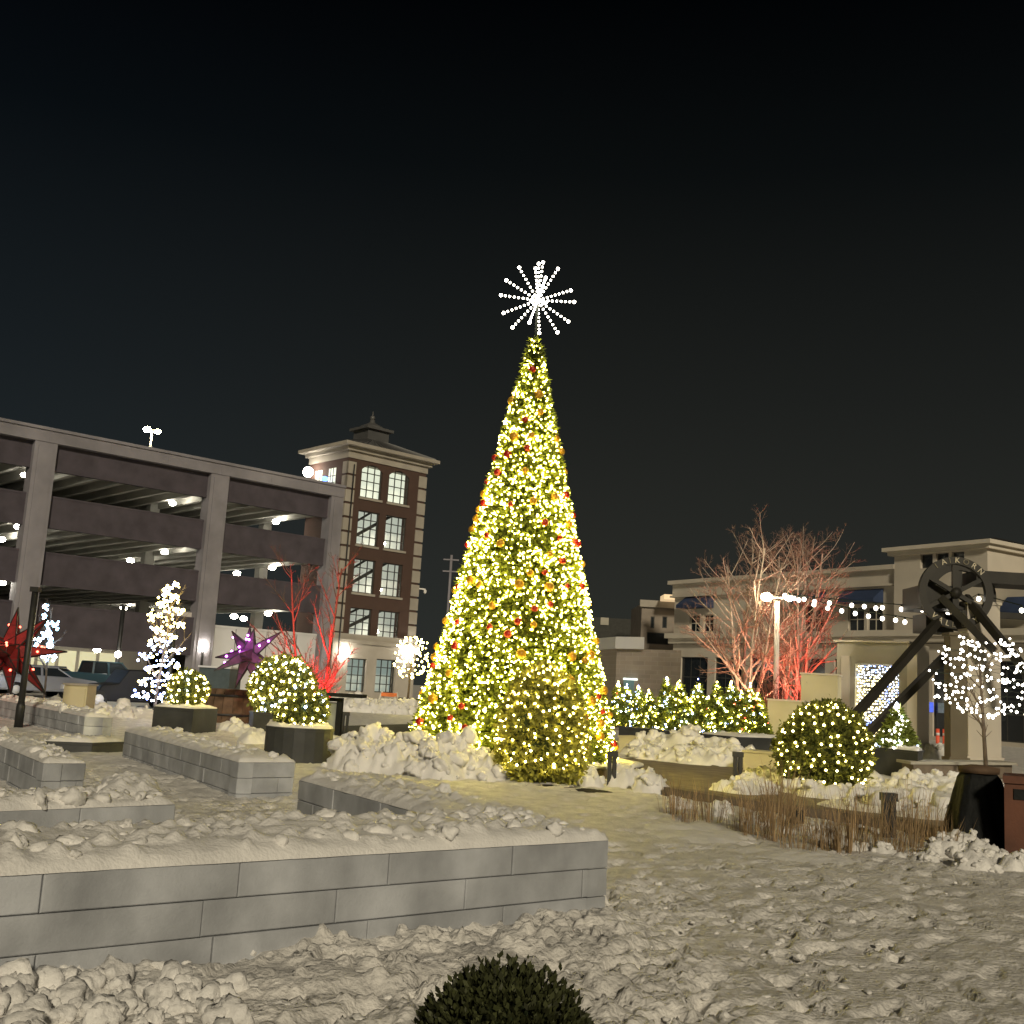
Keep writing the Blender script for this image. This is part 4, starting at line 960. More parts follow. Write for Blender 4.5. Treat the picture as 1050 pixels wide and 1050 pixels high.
# left cyan tree
b_ = gx(45, 44); t = thing('small_tree', 'thin young tree lit icy blue beside the red star', 'tree', (b_.x, 44, 0)); a_, c_ = MB(), MB(); grow(a_, c_, (b_.x, 44, 0), (0, 0, 1), 3.7, .05, 0, random.Random(101), (10, 5), 2, .1, .04); a_.build('trunk', M('bark'), t); c_.build('twigs', M('bark'), t)
s = thing('string_lights', 'icy blue light string zigzagging up the thin young tree', 'string lights', (b_.x, 44, 0)); rr = random.Random(102); pts = []
zz = [(47,623),(46,632),(51,640),(48,650),(52,658),(44,653),(57,641),(50,648),(40,656),(37,661),(50,664),(52,661),(46,670),(56,670),(48,675),(54,674)]
for (x, y) in zz:
    for k in range(7):
        q = at(x+rr.gauss(0, 1.6), y+rr.gauss(0, 2.0), 44+rr.uniform(-.4, .4)); pts.append(q)
bulbs(s, pts, lambda p, rr: rr.choices(['bulb_cyan', 'bulb_cool'], [6, 4])[0], .05, 100, ICO1, 103)
# ------------------------------------------------------------------ row of small lit firs and their planters
def small_fir(label, base, r, h, seed, nb, lm, br=.034, lights=None):
    t = thing('small_fir', label, 'fir tree', base, 'small lit firs in a row'); mb = MB(); p, d = cone_pts(900, (base[0], base[1], base[2]+.1), r, h-.1, seed, 0, .3, .3)
    leaves(mb, p, d, .16, 3, seed, spread=.7, ratio=.35); mb.build('crown', M('fir'), t)
    mb = MB(); mb.tube([base, (base[0], base[1], base[2]+h*.8)], [.04, .01], 5); mb.build('trunk', M('bark'), t)
    s = thing('string_lights', lights, 'string lights', base, 'light strings on the small firs'); p, d = cone_pts(nb, (base[0], base[1], base[2]+.1), r*1.12, h+.02, seed+1, 0, .1, .2, .72)
    bulbs(s, p, lm, br, 0 if nb > 100 else 0, ICO1, seed)
nums = ['first', 'second', 'third', 'fourth', 'fifth', 'sixth', 'seventh', 'eighth', 'ninth', 'tenth', 'eleventh', 'twelfth', 'thirteenth', 'fourteenth', 'fifteenth']
firs = [(632, 704, 39), (641, 707, 38), (653, 708, 38), (664, 712, 37.5), (682, 698, 37.5), (695, 702, 36.5), (714, 702, 36), (734, 703, 35.6), (749, 702, 35.2), (758, 712, 35), (768, 706, 34.6), (776, 716, 34.4), (703, 718, 37.5), (725, 718, 37), (742, 722, 36.6)]
for i, (px, py, Y) in enumerate(firs):
    tp = at(px, py, Y); h = tp.z-.55; b_ = gx(px, Y, .55)
    blue = i in (1, 2, 4, 8); redd = px > 742
    lm = (lambda p, rr, blue=blue, redd=redd: rr.choices(['bulb_tree', 'bulb_blue', 'bulb_cool', 'bulb_red', 'bulb_warm'], [4, 2.5 if blue else .5, 4 if blue else 2, 1.6 if redd else .15, 3])[0])
    q = nums[i] if i < 12 else nums[i-12]; wh = 'along the planter, counted from the huge tree' if i < 12 else 'in the back row behind the planter'
    small_fir(f'{q} small lit fir {wh}', (b_.x, Y, .5), .40+.10*((i*7) % 4)/3, h+.12, 200+i, 95, lm, .025, f'lights on the {q} small fir {wh}')
def box_planter(label, pA, pB, h, dep, snow, m='planter_metal'):
    v = (pB-pA).normalized(); n_ = Vector((-v.y, v.x))
    if n_.y < 0: n_ = -n_
    t = thing('planter', label, 'planter', (pA.x, pA.y, 0)); mb = MB(); mb.prism(ccw([tuple(pA), tuple(pB), tuple(pB+n_*dep), tuple(pA+n_*dep)]), -.05, h); mb.build('tub', M(m), t)
    mb = MB(); mb.prism(ccw([tuple(pA-v*.03-n_*.03), tuple(pB+v*.03-n_*.03), tuple(pB+v*.03+n_*(dep+.03)), tuple(pA-v*.03+n_*(dep+.03))]), h+.003, h+.05); mb.build('rim', M(m), t)
    if snow: snow_cap([tuple(pA), tuple(pB), tuple(pB+n_*dep), tuple(pA+n_*dep)], h+.05, .06, .08, 'snow_cover', snow, 10)
box_planter('long black planter holding the row of small firs', gx(634, 37.2).xy, gx(718, 34.0).xy, .55, 1.7, None)
box_planter('shorter black planter with a snow strip at the end of the fir row', gx(719, 33.2).xy, gx(757, 32.0).xy, .58, 1.9, 'snow strip on the shorter black planter')
box_planter('grey planter box right of the fir row by the cream wall', gx(760, 33.4).xy, gx(798, 32.6).xy, .42, 1.2, None, 'grey_panel')
box_planter('low concrete bench right of the huge tree', gx(634, 31.5).xy, gx(653, 31.2).xy, .45, .8, None, 'stucco')
box_planter('low concrete bench behind the double bollard', gx(762, 27.5).xy, gx(803, 27).xy, .42, .7, None, 'stucco')
snow_pile('broad bank of shovelled snow before the black fir planter', [tuple(gx(x, Y).xy)+(z,) for x, Y, z in ((662, 31.5, .1), (672, 31, .2), (684, 31, .25), (694, 30.6, .35), (704, 30.6, .45), (711, 30.4, .4), (720, 30, .2), (733, 29.8, .3), (740, 29.5, .2), (750, 29.3, .1), (668, 30, .0), (690, 29.6, .0), (712, 29.2, .0), (730, 29, .0))], (.4, .62), 15, .42)
snow_pile('rounded snow heap by the low bench and cream wall', [tuple(gx(x, Y).xy) for x, Y in ((762, 29.5), (770, 29.8), (777, 30), (757, 29))], (.3, .5), 16, .7)

# ------------------------------------------------------------------ cream walls, curtain light frame
def slab_wall(label, px0, px1, ytop, Y, m, depth=.5, cap=True):
    a_, b_ = gx(px0, Y).xy, gx(px1, Y-.5).xy; h = at((px0+px1)/2, ytop, Y-.25).z
    v = (b_-a_).normalized(); n_ = Vector((-v.y, v.x)); t = thing('garden_wall', label, 'wall', (a_.x, a_.y, 0))
    mb = MB(); mb.prism(ccw([tuple(a_), tuple(b_), tuple(b_+n_*depth), tuple(a_+n_*depth)]), 0, h); mb.build('panel', M(m), t)
    mb = MB(); mb.prism(ccw([tuple(a_-v*.04-n_*.04), tuple(b_+v*.04-n_*.04), tuple(b_+v*.04+n_*(depth+.04)), tuple(a_-v*.04+n_*(depth+.04))]), h+.002, h+.06); mb.build('coping', M('cream_trim'), t)
slab_wall('lower cream stucco wall left of the light frame', 786, 822, 719, 38, 'stucco', 1.0)
slab_wall('taller cream stucco wall touching the light frame', 820, 858, 692, 39.5, 'stucco', 1.0)
CY = 41.0
fr = thing('light_frame', 'tall grey frame wall with a window full of curtain lights', 'frame', gx(858, CY))
fa, fb = gx(857, CY).xy, gx(930, CY-1.6).xy; v = (fb-fa).normalized(); n_ = Vector((-v.y, v.x)); Lf = (fb-fa).length
FWc = lambda s, d, z: (fa.x+v.x*s+n_.x*d, fa.y+v.y*s+n_.y*d, z)
htop = at(857, 658, CY).z; z_lo = at(878, 757, CY).z; z_hi = at(878, 681, CY).z
def along(px): 
    rv = ray(px, 720); # intersect vertical plane of the frame
    nn = Vector((n_.x, n_.y)); t = (fa.dot(nn))/(rv.x*nn.x+rv.y*nn.y); p = Vector((rv.x*t, rv.y*t)); return (p-fa).dot(v)
o0, o1 = along(876.5), along(921.5)
mb = MB(); wall_holes(mb, 0, Lf, 0, htop, [(o0, o1, z_lo, z_hi)], 0, 1.3, FWc); mb.build('frame_wall', M('grey_panel'), fr)
mb = MB(); mb.box(-.1, Lf+.1, -.1, 1.4, htop+.003, htop+.07, FWc); mb.build('coping', M('cream_trim'), fr)
mb = MB(); mb.box(Lf+.003, Lf+.35, -.02, 1.3, 0, htop-.02, FWc); mb.build('side_pier', M('cream_trim'), fr)
s_ = along(868); mb = MB(); mb.box(s_-.2, s_+.12, -.05, -.002, htop-2.3, htop-.5, FWc); mb.build('wall_fin', M('cream'), fr)
mb = MB(); mb.box(o0-.3, o1+.3, 1.3, 1.36, z_lo-.3, z_hi+.3, FWc); mb.build('back_panel', mat('back_grey', (.20, .185, .14), .9), fr)
cl = thing('curtain_lights', 'curtain of hanging white and blue lights filling the frame window', 'curtain lights', FWc((o0+o1)/2, .15, z_hi)); rr = random.Random(5)
NS = 19; NV = 25
for i in range(NS):
    s = o0+.06+(o1-o0-.12)*i/(NS-1); groups = {}
    mb = MB(); top_p = FWc(s, .15, z_hi-.01); mb.tube([top_p, FWc(s, .15, z_lo+.03)], .004, 3)
    names = ['wire']
    for k in range(NV):
        z = z_hi-.05-(z_hi-z_lo-.12)*(k+rr.random()*.6)/NV; fx = i/NS; fz = k/NV
        pb = .75 if (fz < .2 or (fx > .62 and fz < .75)) else .15
        mn = rr.choices(['curtain_blue', 'curtain_cool', 'curtain_warm'], [pb*.5, pb, 1-pb*.8])[0]
        if mn not in names: names.append(mn)
        mb.ball(FWc(s+rr.gauss(0, .02),   .15, z), .030, ICO1, names.index(mn))
    mb.build('light_strand', [M(q) for q in names], cl)
# cone tree in the planter
b_ = G(918, 797); b_ = Vector((cpl.x, cpl.y, .66))
small_fir('lone small lit fir in the planter before the light frame', (b_.x, b_.y, .6), .50, 1.15, 251, 95, lambda p, rr: rr.choices(['bulb_white', 'bulb_cool'], [7, 3])[0], .032, 'lights on the lone small fir before the light frame')

# ------------------------------------------------------------------ headframe with sheave wheels
hub = at(979.5, 608, 36); HX = hub
hf = thing('headframe', 'dark steel mine headframe with a lettered sheave wheel and slanting legs', 'headframe', gx(940, 35))
wu = Vector((1, -.10, 0)).normalized(); wn = wu.cross(Vector((0, 0, 1)))  # wheel plane axes
if wn.y > 0: wn = -wn
def WP(r, t, d=0.): return hub+wu*(r*math.cos(t))+Vector((0, 0, r*math.sin(t)))+wn*d
RO, RI = 1.17, .93
mb = MB(); N_ = 48; vs = []
for k in range(N_):
    t = 6.2832*k/N_
    for r, d in ((RO, .12), (RO, -.12), (RI, -.12), (RI, .12)): vs.append(WP(r, t, d))
fs = [(4*k+j, 4*((k+1) % N_)+j, 4*((k+1) % N_)+(j+1) % 4, 4*k+(j+1) % 4) for k in range(N_) for j in range(4)]
mb.add(vs, fs); 
bmw = mb.build('wheel', M('olive_metal'), hf)
bm = bmesh.new(); bm.from_mesh(bmw.data); bmesh.ops.recalc_face_normals(bm, faces=bm.faces); bm.to_mesh(bmw.data); bm.free()
mb = MB()
for t in (90, 270, 30, 150, 210, 330): mb.bar(WP(.15, R(t)), WP(RI+.02, R(t)), .20 if t in (90, 270) else .14, .14, 0, wn)
for d in (.16,): mb.tube([hub-wn*.5, hub+wn*.16], .17, 16)
mb.build('spokes', M('olive_metal'), bmw)
# letters on the rim
def letter(ch, pos, ang, size, parent, m):
    cu_ = bpy.data.curves.new('letter', 'FONT'); cu_.body = ch; cu_.size = size; cu_.extrude = .012; cu_.align_x = 'CENTER'; cu_.align_y = 'CENTER'
    o = bpy.data.objects.new('letter_tmp', cu_); C.objects.link(o)
    bpy.context.view_layer.update(); me = bpy.data.meshes.new_from_object(o.evaluated_get(bpy.context.evaluated_depsgraph_get())); bpy.data.objects.remove(o)
    me.materials.append(m); ob = bpy.data.objects.new('letter', me); C.objects.link(ob); ob.parent = parent
    X = (wu*math.cos(ang)+Vector((0, 0, math.sin(ang)))); Z = wn; Y_ = Z.cross(X)
    rot = Matrix((X, Y_, Z)).transposed().to_4x4(); ob.matrix_local = Matrix.Translation(pos-Vector(hf.location)) @ rot
mlet = mat('letter_paint', (.62, .56, .44), .6); mlet2 = mat('letter_dark', (.20, .18, .13), .7)  # second, darker tone for the fainter letters
for ch, tdeg, mm in (('I', 127, mlet2), ('A', 112, mlet), ('I', 101, mlet2), ('K', 88, mlet), ('O', 73, mlet2), ('R', 58, mlet), ('N', 43, mlet)):
    letter(ch, WP(1.05, R(tdeg), .135), R(tdeg-90), .25, bmw, mm)
for ch, tdeg, mm in (('V', 228, mlet), ('A', 241, mlet), ('L', 254, mlet), ('L', 265, mlet2), ('E', 281, mlet2), ('Y', 305, mlet)):
    letter(ch, WP(1.05, R(tdeg), .135), R(tdeg+90), .25, bmw, mm)
# second wheel behind
hub2 = hub+Vector((.75, 1.5, .05)); mb = MB(); vs = []
for k in range(N_):
    t = 6.2832*k/N_
    for r, d in ((RO, .12), (RO, -.12), (RI-.05, -.12), (RI-.05, .12)): vs.append(hub2+wu*(r*math.cos(t))+Vector((0, 0, r*math.sin(t)))+wn*d)
mb.add(vs, fs)
for t in (90, 210, 330): mb.bar(hub2, hub2+wu*math.cos(R(t))+Vector((0, 0, math.sin(R(t)))), .14, .14, 0, wn)
o = mb.build('wheel', M('olive_metal'), hf); bm = bmesh.new(); bm.from_mesh(o.data); bmesh.ops.recalc_face_normals(bm, faces=bm.faces); bm.to_mesh(o.data); bm.free()
mb = MB(); q0, q1 = at(943, 600, 36.6), at(978, 650, 36.6); mb.box(q0.x, q1.x, 36.3, 38.2, at(960, 621, 36.6).z, q0.z)
mb.box(q0.x-.05, q1.x+.3, 36.2, 38.3, at(960, 621, 36.6).z-.12, at(960, 621, 36.6).z-.003); mb.build('bearing_box', M('olive_metal'), hf)
mb = MB(); mb.box(q0.x+.1, q0.x+1.0, 36.3, 37.5, q1.z, at(960, 624, 36.6).z-.2); mb.build('bearing_box', M('olive_metal'), hf)
l1a, l1b = G(833, 783), at(955, 645, 35.8); l2a, l2b = G(874, 783)+Vector((0, 1.2, 0)), at(984, 658, 38)
for pa, pb in ((l1a, l1b+(l1b-l1a)*.12), (l2a, l2b+(l2b-l2a)*.15), (at(990, 612, 36.2), at(1062, 700, 34)), (at(965, 612, 36.0), at(1020, 668, 35.2))):
    mb = MB(); mb.bar(pa, pb, .20, .24); mb.build('leg', M('olive_metal'), hf)
q0, q1 = at(996, 586, 37), at(1060, 602, 37); mb = MB(); mb.box(q0.x, q1.x+.4, 36.6, 38.0, q1.z, q0.z); mb.box(q0.x+.2, q1.x+.4, 37, 37.2, q1.z-1.1, q1.z-.9); mb.build('platform', M('olive_metal'), hf)
# posts next to it
def post(label, px0, px1, ytop, Y, m, dep, name):
    a_, b_ = gx(px0, Y), gx(px1, Y); h = at((px0+px1)/2, ytop, Y).z; t = thing(name, label, 'pillar', (a_.x, Y, 0))
    mb = MB(); mb.box(a_.x, b_.x, Y, Y+dep, 0, h); mb.build('shaft', M(m), t); mb = MB(); mb.box(a_.x-.06, b_.x+.06, Y-.06, Y+dep+.06, -.05, .35); mb.build('foot', M(m), t)
    mb = MB(); mb.box(a_.x-.05, b_.x+.05, Y-.05, Y+dep+.05, h+.002, h+.1); mb.build('cap', M(m), t)
post('tall dark olive pillar under the sheave wheel', 975, 992, 652, 34, 'olive_brown', .5, 'steel_pillar')
post('tall pale plaster pillar behind the young right tree', 993, 1027, 620, 36, 'cream', .8, 'plaster_pillar')
# long low ledge wall at right
a_, b_ = G(900, 800).xy, G(1065, 803).xy
t = thing('ledge_wall', 'long low brown ledge wall behind the right snow bank', 'wall', (a_.x, a_.y, 0)); mb = MB(); mb.prism(ccw([tuple(a_+Vector((1.2, 1))), (b_.x, b_.y+1.5), (b_.x, b_.y+2.3), (a_.x+1.2, a_.y+1.8)]), 0, .36); mb.build('panel', M('kerb_stone'), t)
mb = MB(); mb.prism(ccw([(a_.x+1.1, a_.y+.9), (b_.x+.1, b_.y+1.4), (b_.x+.1, b_.y+2.4), (a_.x+1.1, a_.y+1.9)]), .363, .43); mb.build('coping', M('grey_panel'), t)
snow_pile('bright white snow ridge between the light frame and the dark pillar', [tuple(gx(x, 40).xy) for x in (946, 951, 957, 963, 969, 974)], (.4, .55), 18, .9)
# orange tubes
for k, px in enumerate((961.5, 968.5)):
    p = gx(px, 43); h = 1.6; t = thing('traffic_delineator', ('left' if k == 0 else 'right')+' one of two slim orange posts in the dark shop front', 'post', p)
    mb = MB(); mb.tube([p, p+Vector((0, 0, 1.05))], .07, 10); mb.build('tube', M('orange_tube'), t); mb = MB(); mb.lathe([(.2, 0), (.2, .06), (.11, .1)], p, 12); mb.build('base', M('tyre'), t)
    mb = MB(); mb.tube([p+Vector((0, 0, .8)), p+Vector((0, 0, .9))], .074, 10); mb.build('band', M('white_paint'), t)

# ------------------------------------------------------------------ festoon strings and lamp post
LY = 41.2; LP = at(797, 700, LY); lp = thing('lamp_post', 'street lamp with twin bright heads among the bare trees', 'street lamp', gx(795, LY)); hp = at(797, 613, LY); bp_ = gx(795, LY)
mb = MB(); mb.tube([bp_, (hp.x, LY, hp.z-.1)], [.12, .085], 10); mb.build('pole', M('concrete_pale'), lp)
mb = MB(); mb.bar((hp.x-.5, LY, hp.z), (hp.x+.5, LY, hp.z), .1, .08); mb.build('cross_arm', M('concrete_pale'), lp)
for dx, s in ((-.42, 1.0), (.42, .7)):
    mb = MB(); mb.ball((hp.x+dx, LY-.1, hp.z), (.21*s, .21*s, .16*s), ICO2); mb.build('lamp_head', M('lamp_street'), lp)
def festoon(label, pxs, Y0, Y1, r=.075):
    q = [at(800+x/4.2, 520+y/4.2-1.2, Y0+(Y1-Y0)*(x/900)) for x, y in pxs]
    t = thing('festoon_lights', label, 'festoon lights', q[0]); mb = MB()
    up = [p+Vector((0, 0, .16)) for p in q]; mb.tube(up, .018, 4); mb.build('cable', M('wire'), t)
    for p in q:
        mb = MB(); mb.ball(p, (r, r, r*1.15), ICO2); b = mb.build('bulb', M('festoon_bulb'), t); mb = MB(); mb.tube([p+Vector((0, 0, .06)), p+Vector((0, 0, .17))], .03, 6); mb.build('socket', M('wire'), b)
festoon('upper string of festoon bulbs from lamp post to headframe', [(20,385),(40,395),(80,405),(103,402),(148,412),(212,418),(308,428),(362,433),(412,440),(440,438),(522,445),(612,447),(720,468),(855,400),(1040,450)], 41, 36)
festoon('lower string of festoon bulbs sagging below the first', [(60,398),(145,425),(205,440),(265,452),(323,463),(380,475),(440,485),(497,492),(537,500),(592,508)], 41, 37)

# ------------------------------------------------------------------ moravian star lanterns
def star(label, c, R_, m, lm, seed, tips, fill_e, legs):
    t = thing('star_lantern', label, 'star lantern', c); 
    for (dx, dy, dz, L_) in tips:
        d = Vector((dx, dy, dz)).normalized(); a_ = d.orthogonal().normalized(); b_ = d.cross(a_); w_ = R_*.18
        vs = [c+d*R_*.12+a_*w_, c+d*R_*.12+b_*w_, c+d*R_*.12-a_*w_, c+d*R_*.12-b_*w_, c+d*R_*L_]
        mb = MB(); mb.add(vs, [(0,1,4),(1,2,4),(2,3,4),(3,0,4),(3,2,1,0)])
        for k in range(4): mb.tube([vs[k], vs[4]], .016*R_, 3, 1); mb.tube([Vector(vs[k]).lerp(vs[4], .5), Vector(vs[(k+1) % 4]).lerp(vs[4], .5)], .009*R_, 3, 1)
        mb.build('star_point', [M(m), M('dark_metal')], t)
    mb = MB(); mb.ball(c, R_*.2, ICO1, 0, False); mb.build('core', M(m), t)
    rr = random.Random(seed)
    pts = []
    for k in range(26):
        dx, dy, dz, L_ = rr.choice(tips); d = Vector((dx, dy, dz)).normalized(); f = rr.uniform(.22, .6); w_ = R_*.18*(1-f/L_)+.03
        a_ = d.orthogonal().normalized(); a_.rotate(Matrix.Rotation(rr.uniform(0, 6.28), 3, d)); pts.append(c+d*R_*f+a_*w_)
    for p in pts:
        mb = MB(); mb.ball(p, .038, ICO1); mb.build('bulb', M(lm), t)
    l = bpy.data.lights.new('lantern_front_fill', 'POINT'); l.energy = fill_e[0]; l.color = fill_e[1]; l.shadow_soft_size = .2; 
    o = bpy.data.objects.new('lantern_front_fill', l); C.objects.link(o); o.parent = t; o.location = (0, -R_*.62, .25)  # point light added in front of the star, standing in for its inner light
    return t
YS = 34.0; c = at(255, 671, YS)
def tipv(px, py, YY, c0): 
    q = at(px, py, YY)-c0; return q
def tips_from(lst, c0, YY, R_):
    out = []
    for px, py, dy in lst:
        q = at(px, py, YY)-c0; q = Vector((q.x, dy, q.z)); out.append((q.x, q.y, q.z, q.length/R_))
    return out
star('purple star lantern with long points beside the largest ball shrub', c, 1.25, 'star_mesh_purple', 'bulb_purple', 7, tips_from([(219,674,.2),(222,688,-.3),(237,647,.1),(254,642,.3),(262,645,-.2),(288,648,.0),(240,706,.1),(290,690,-.3),(266,712,.3),(255,671,-1.2),(250,660,1.2)], c, YS, 1.25), (14, (.8, .15, 1)), None)
c = at(10, 668, 31)
star('big red star lantern at the left edge behind the dark post', c, 1.5, 'star_mesh_red', 'bulb_red', 9, tips_from([(46,632,.3),(66,668,.2),(50,712,-.2),(14,622,.3),(-30,640,.1),(-40,680,.2),(8,712,.2),(-22,705,-.2),(20,665,-1.4),(5,672,1.4),(32,690,-.9)], c, 31, 1.5), (16, (1, .08, .06)), None)
# wooden barrel by the purple star
a_ = G(212, 741); b_ = G(248, 741); c = (a_+b_)/2; t = thing('wooden_planter', 'brown wooden barrel planter left of the largest ball shrub', 'planter', c)
rw = (b_-a_).length/2
mb = MB()
for k in range(16):
    a0, a1 = 6.2832*k/16, 6.2832*(k+.93)/16
    vs = []
    for z, r in ((0, .92), (.35, 1.0), (.7, 1.0), (1.05, .9)):
        for an in (a0, a1): vs.append((c.x+rw*r*math.cos(an), c.y+.4+rw*r*math.sin(an), z))
    for z, r in ((1.05, .8), (0, .8)):
        for an in (a0, a1): vs.append((c.x+rw*r*math.cos(an), c.y+.4+rw*r*math.sin(an), z))
    mb.add(vs, [(0,1,3,2),(2,3,5,4),(4,5,7,6),(6,7,9,8),(8,9,11,10)])
mb.build('staves', M('wood'), t); mb = MB()
for z in (.22, .82): mb.lathe([(rw*1.0, z), (rw*1.02, z+.07)], (c.x, c.y+.4, 0), 20)
mb.build('hoops', M('dark_metal'), t); mb = MB(); mb.lathe([(rw*.82, .9), (rw*.8, .97)], (c.x, c.y+.4, 0), 16); mb.build('soil', M('mulch'), t)

# ------------------------------------------------------------------ posts, bollards, kiosk, barricade
def bollard(label, px, ybot, ytop, wpx, first=[None]):
    b = G(px, ybot); h = at(px, ytop, b.y).z; w_ = wpx*b.y/F
    t = thing('bollard', label, 'bollard', (b.x, b.y, 0), 'twin leg path bollards')
    for s in (-1, 1): mb = MB(); mb.box(b.x+s*w_/2-.035*1, b.x+s*w_/2+.035, b.y-.06, b.y+.06, -.1, h-.1); mb.build('leg', M('dark_metal'), t)
    mb = MB(); mb.box(b.x-w_/2-.05, b.x+w_/2+.05, b.y-.08, b.y+.08, h-.1, h); mb.build('head', M('dark_metal'), t)
    mb = MB(); mb.box(b.x-w_/2-.04, b.x+w_/2+.04, b.y-.07, b.y+.07, -.02, .05); mb.build('foot', M('dark_metal'), t)
bollard('dark twin leg bollard at the right foot of the huge tree', 626.5, 806, 770, 5)
bollard('dark twin leg bollard on the brick path by the snow bank', 756, 803, 771, 5)
bollard('dark twin leg bollard near the information kiosk', 353, 753, 730, 4)
bollard('dark bollard among the dry grass at right', 911, 858, 813, 7)
b = G(815, 846); t = thing('ground_light', 'small black box floodlight on the snow in the dry grass', 'lamp', b)
mb = MB(); mb.box(b.x-.1, b.x+.1, b.y-.08, b.y+.1, .03, .2); mb.build('housing', M('plastic_black'), t); mb = MB(); mb.box(b.x-.08, b.x+.08, b.y-.1, b.y-.083, .05, .18); mb.build('lens', M('glass_dark'), t); mb = MB(); mb.tube([(b.x, b.y, -.1), (b.x, b.y, .05)], .03); mb.build('spike', M('dark_metal'), t)
def dark_post(label, px, ybot, ytop, Y, wpx, head=None):
    b = gx(px, Y); tp = at(px+(ybot-ytop)*.12*0, ytop, Y); h = tp.z; t = thing('lamp_post', label, 'street lamp', b); r = wpx*Y/F/2
    mb = MB(); mb.tube([(b.x, Y, -.1), (b.x, Y, h)], r, 8); mb.build('pole', M('dark_metal'), t); mb = MB(); mb.lathe([(r*1.35, 0), (r*1.35, .5), (r*1.05, .6)], b, 10); mb.build('base', M('dark_metal'), t)
    mb = MB(); mb.box(b.x-r*1.3, b.x+r*1.3, Y-r*1.3, Y+r*1.3, h, h+.12); mb.build('cap', M('dark_metal'), t)
    if head: p = at(head[0], head[1], Y-.3); mb = MB(); mb.ball(p, (head[2],)*3, ICO2); mb.build('lamp_head', M('lamp_sconce'), t); mb = MB(); mb.bar((b.x, Y, p.z), p, .05, .05); mb.build('arm', M('dark_metal'), t)
dark_post('thick dark square post in front of the red star', 19, 712, 606, 27, 6.5)
dark_post('slim dark post with a small lamp beside the parked cars', 116, 700, 622, 52, 4.5, (121, 671, .15))
dark_post('slim dark post rising beside the slim spiral light tree', 170, 712, 650, 42, 4.5)
# kiosk
YK = 30.0; b = gx(334, YK); t = thing('information_kiosk', 'black framed information kiosk with a pale glass panel left of the huge tree', 'kiosk', b); x0, x1 = gx(329, YK).x, gx(346, YK).x; hk = at(337, 715, YK).z
for x in (x0, x1): mb = MB(); mb.bar((x, YK, 0), (x-.10*0, YK, hk), .14, .3, 0, (0, 1, 0)); mb.build('post', M('plastic_black'), t)
mb = MB(); mb.box(x0+.09, x1-.09, YK-.02, YK+.02, .12, hk-.12); mb.build('panel', mat('panel_green', (.30, .32, .27), .25, .2, 3), t)
mb = MB(); mb.box(x0-.55, x1+.62, YK-.45, YK+.6, hk+.03, hk+.12); mb.build('roof', M('plastic_black'), t)
mb = MB(); mb.box(x0+.08, x1-.08, YK-.05, YK+.05, hk-.1, hk+.0); mb.build('crossbar', M('plastic_black'), t)
# barricade
YB = 66; b = gx(398, YB); t = thing('barricade', 'white and orange folding barricade before the tower door', 'barricade', b)
for px in (390.5, 405.5):
    q = gx(px, YB); mb = MB(); mb.bar((q.x-.25, YB-.35, 0), (q.x, YB, 1.0), .07, .07); mb.bar((q.x+.25, YB+.35, 0), (q.x, YB, 1.0), .07, .07); mb.build('leg', M('white_paint'), t)
for z, m in ((.85, 'orange_paint'), (.5, 'white_paint')): mb = MB(); mb.box(gx(390, YB).x, gx(406, YB).x, YB-.12, YB-.07, z-.12, z+.1); mb.build('rail', M(m), t)
snow_pile('long snow bank along the kerb below the tower', [tuple(gx(x, 58+rng.uniform(-1, 1)).xy) for x in range(338, 420, 6)], (.6, 1.0), 19, .55)
snow_pile('shovelled snow heap beside the round dark tub', [tuple(G(x, y).xy) for x, y in ((338, 768), (350, 769), (360, 772), (345, 774), (255, 757), (246, 752), (238, 750), (262, 762))], (.25, .4), 20, .6)
snow_pile('low heap of snow in front of the parked cars', [tuple(gx(x, 36).xy) for x in (30, 45, 62, 80, 95, 110, 130, 150)], (.6, 1.0), 21, .2)
a_, c_ = gx(62, 31.5), gx(86, 31.5); t = thing('utility_box', 'tan utility box behind the farthest left wall', 'utility box', a_); mb = MB(); mb.box(a_.x, c_.x, 31.5, 32.2, 0, .98); mb.build('cabinet', M('stucco'), t); mb = MB(); mb.box(a_.x+.04, c_.x-.04, 31.47, 31.497, .08, .9); mb.build('door', M('stucco'), t)
mb = MB(); mb.box(a_.x-.03, c_.x+.03, 31.45, 32.25, .983, 1.03); mb.build('lid', M('grey_panel'), t)

